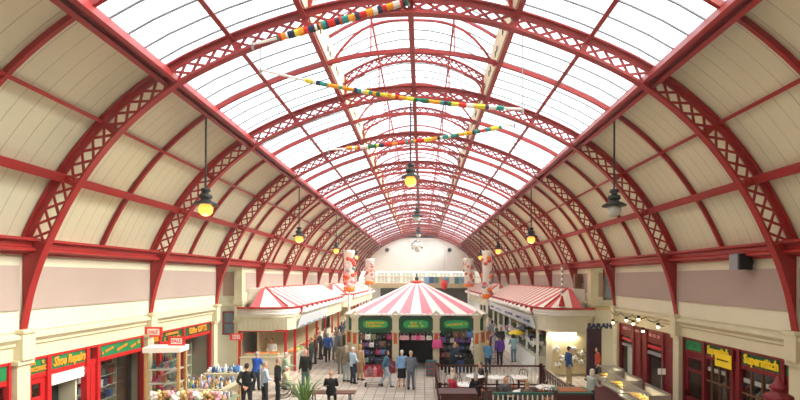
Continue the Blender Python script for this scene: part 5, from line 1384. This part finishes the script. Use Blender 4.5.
P(284, 390, -1.2, 'person in pale green top pushing the wheelchair', 'reach', 'A9BFA2', '5A5E66', 'long', 'C9C2B4', 1.62)
P(306, 391, B-.2, 'person in black jacket facing camera behind the spiky plant', 'stand', '1F211F', '5C7A74', 'bald', '6A5A50', 1.76)
P(328, 362.5, .2, 'person in bright blue coat walking away down the left aisle', 'walk', '2F62B4', '1E2230', 'short', 'C8C0B4', 1.7)
P(335, 360, .1, 'person in white top beside the bright blue coated walker', 'walk', 'E8E6E2', '8E8A88', 'long', 'A89884', 1.66)
person(-3.2, 17.28, .1, 'person in black t-shirt sitting on the bench, back to camera', 'sit', '121316', '17181C', 'bald', 'B0885E', 1.72)
P(346, 382, -.6, 'person in grey brown jacket and pale trousers left of kiosk', 'stand', '7E7664', 'A9B4B8', 'short', 'B5ADA0', 1.7)
P(341, 374, .5, 'person in olive brown coat partly hidden left of kiosk', 'stand', '6E6450', '6A6A60', 'long', '5A4636', 1.64)
P(353, 384, -.9, 'person in light blue shirt with white hair and navy trousers', 'fold', 'B6D4EC', '1F2A44', 'short', 'D8D2C8', 1.68)
P(360, 380.5, -.7, 'person in tan coat and tan trousers by the kiosk corner', 'stand', 'CDA878', 'C09A6A', 'long', 'C08A50', 1.7)
P(386, 387, -1.5, 'person in denim jacket and pale jeans with red shopping trolley', 'walk', '4F7C98', 'A9BCC8', 'long', '3A2A22', 1.62)
P(402, 387, .2, 'person in light blue jacket and black skirt, white hair', 'stand', '86AEDA', '141418', 'short', 'DAD4CC', 1.64, skirt=True, shoes='C0562C')
P(411, 389.5, -.25, 'person in long grey suit beside the light blue jacket', 'fold', '6C7484', '666E80', 'short', 'C8B898', 1.68)
person(KX+1.9, KY-1.15, B+.5, 'person in navy jacket standing at the right kiosk bay', 'reach', '22304C', '1C2030', 'short', '2A201A', 1.7)
P(488, 373, -.6, 'blonde person in blue top standing behind the cafe railing', 'fold', '4E86B0', '2A3550', 'long', 'D9A868', 1.66)
P(500, 366, .1, 'person in purple coat walking away along the right aisle', 'stand', '6A3FA8', '2A2030', 'short', '4A3A30', 1.7)
P(569, 385.5, -1.45, 'person in blue jacket and khaki trousers by the buff board', 'stand', '234A78', 'A8946A', 'short', '241C18', 1.78)
P(598, 381, 1.5, 'person in orange red top near the dark banner', 'stand', 'C8502E', '3A3438', 'long', '3A2A20', 1.6)
person(6.35, 16.2, -1.2, 'person in grey green cardigan with blonde hair at the food counter', 'reach', 'A9AFA6', '26262A', 'long', 'D8CFC0', 1.62)
P(514, 362, .2, 'person in pale teal top beside the white flower stall', 'reach', '9FC4CC', '6C8C98', 'long', '4A3C30', 1.62)
# seated cafe customers
person(*SEATED[0], 'seated cafe customer with white hair and red top at left table', 'sit', 'C0344A', '8A7A78', 'long', 'E8E0D8', 1.66, z=.02)
person(*SEATED[1], 'seated cafe customer in cream top at the left railing', 'sit', 'D8CCC0', '7A6A60', 'short', 'D8D0C8', 1.6, z=.02)
person(*SEATED[2], 'seated cafe customer in black jacket and blue bag, grey hair', 'sit', '15161B', '1A1C22', 'short', 'B4AEA8', 1.72, z=.02)
person(*SEATED[3], 'seated bald cafe customer behind the front railing facing camera', 'sit', '5E6064', '2C2C30', 'bald', 'C8BEB0', 1.7, z=.02)
person(*SEATED[4], 'seated cafe customer with fair hair at the front railing', 'sit', '7A6450', '3A3A40', 'short', 'B89A60', 1.66, z=.02)
person(*SEATED[5], 'seated cafe customer in dark top at the back middle table', 'sit', '2E2628', '2A2A30', 'short', '4A3C34', 1.64, z=.02)
# far crowd
far = [(318, 352, 'D8D0C4', 'pale coat'), (336, 352, '7A4A3C', 'brown jacket'), (348, 349, 'E0DCD4', 'white top'), (342, 345, '3A4250', 'slate jacket'), (352, 342, 'B05040', 'rust top'), (487, 352, '1E2026', 'black coat'), (497, 347, '3C4A34', 'dark green jacket'), (501, 352, '26282C', 'charcoal jacket'), (484, 341, '8C2E30', 'dark red top'), (492, 343, '7C8088', 'grey top'), (490, 338, 'C8C4BC', 'cream top'), (345, 338, '5A6A80', 'blue grey jacket')]
for k, (px, py, c, n_) in enumerate(far):
    s = 'left' if px < 420 else 'right'
    P(px, py, (k*1.3) % 6.28, 'distant person in %s in the %s aisle beside the kiosk' % (n_, s), ['walk', 'stand', 'fold'][k % 3], c, ['2A2C34', '5A5650', '34384A'][k % 3], ['short', 'long'][k % 2], ['3A2C24', '8A7A68', 'C8C0B4'][k % 3], 1.6+.03*(k % 5))
# the stall keepers
person(-7.6, SY+1.0, B, 'stall keeper in white behind the left stall front counter', 'fold', 'E8E6E0', '3A3A40', 'short', '5A4A3C', 1.68)
for k, (y, c) in enumerate(((24.6, '3C4A3A'), (25.6, '6A4040'), (27.0, '2C2E38'), (28.2, '8A8478'))):
    person(-5.75, y, PI/2+.2*k, 'customer in %s top standing along the left stall side' % ['dark green', 'dull red', 'black', 'stone grey'][k], ['fold', 'stand', 'reach', 'stand'][k], c, '34343A', ['short', 'long'][k % 2], '7A6858', 1.62+.03*k)
# wheelchair with occupant
wx, wy = onfloor(285, 397)
t = thing('wheelchair', 'wheelchair with an occupant in cream clothes near stall corner', 'wheelchair', (wx, wy, 0), -1.2)
Bx(-.22, .22, -.2, .22, .46, .5).build('seat', M_black, t); o = Bx(-.22, .22, -.26, -.22, .5, .95).build('backrest', M_black, t)
for s in (-1, 1):
    b = MB(); b.tube([(s*.28, .3*math.cos(2*PI*k/20)-.05, .3+.3*math.sin(2*PI*k/20)) for k in range(21)], .018, 6)
    for k in range(8): b.tube([(s*.28, -.05, .3), (s*.28, .3*math.cos(PI*k/4)-.05, .3+.3*math.sin(PI*k/4))], .004, 4)
    b.build('rear_wheel', M_dark, t)
    b = MB(); b.tube([(s*.23, .38+.08*math.cos(2*PI*k/12), .09+.08*math.sin(2*PI*k/12)) for k in range(13)], .012, 5); b.build('castor', M_dark, t)
    b = MB(); b.tube([(s*.24, -.24, 1.0), (s*.24, -.24, .5), (s*.24, .3, .5), (s*.24, .42, .12), (s*.2, .5, .1)], .014, 6); b.tube([(s*.24, -.24, .98), (s*.24, -.36, 1.0)], .018, 6); b.tube([(s*.24, -.2, .7), (s*.24, .18, .7)], .018, 6); b.build('frame', M_grey, t)
Bx(-.2, .2, .42, .56, .05, .07).build('footrest', M_dark, t)
person(wx, wy, -1.2, 'person in cream clothes sitting in the wheelchair', 'sit', 'E6DFB8', 'B8B4A0', 'short', 'D8D4CC', 1.6, z=.045)
# shopping trolley
tx, ty = onfloor(374, 386)
t = thing('shopping_trolley', 'red wire shopping trolley beside person in denim jacket', 'trolley', (tx, ty, 0), .1)
b = MB()
M_tr = mat('trolley_red', 'C8303C', .5)
for z in (.45, .6, .75, .9):
    w = .28+.12*(z-.45); P_ = [(-w-.12, -.22), (w+.12, -.22), (w+.12, .22), (-w-.12, .22), (-w-.12, -.22)]; b.tube([(x, y, z) for x, y in P_], .012, 5)
for k in range(9):
    x = -.38+k*.095; b.tube([(x, -.22, .45), (x*1.1, -.22, .9)], .007, 4); b.tube([(x, .22, .45), (x*1.1, .22, .9)], .007, 4)
for k in range(6):
    y = -.2+k*.08; b.tube([(-.4, y, .45), (.4, y, .45)], .007, 4); b.tube([(.4, y, .45), (.45, y, .9)], .007, 4); b.tube([(-.4, y, .45), (-.45, y, .9)], .007, 4)
b.build('basket', M_tr, t)
b = MB(); 
for s in (-1, 1): b.tube([(.5, s*.2, 1.0), (.4, s*.2, .45), (.38, s*.2, .12), (-.38, s*.2, .12)], .014, 6)
b.build('chassis', M_grey, t); MB().tube([(.5, -.22, 1.0), (.5, .22, 1.0)], .022, 8).build('handle', M_tr, t)
for x in (-.36, .36):
    for s in (-1, 1): MB().tube([(x, s*.2-.015, .06), (x, s*.2+.015, .06)], .055, 10).build('wheel', M_black, t)
for k, (dx, c) in enumerate(((-.2, goodc[3]), (.05, M_lpink), (.25, goodc[2]))):
    b = MB(); b.lathe([(.08, 0), (.13, .1), (.11, .28), (.05, .4), (.02, .42)], n=10); tag(b.build('shopping_bag', c, None, True, (tx+dx, ty, .47)), '%s shopping bag in the red trolley' % ['grey', 'pale pink', 'red'][k], 'bag')
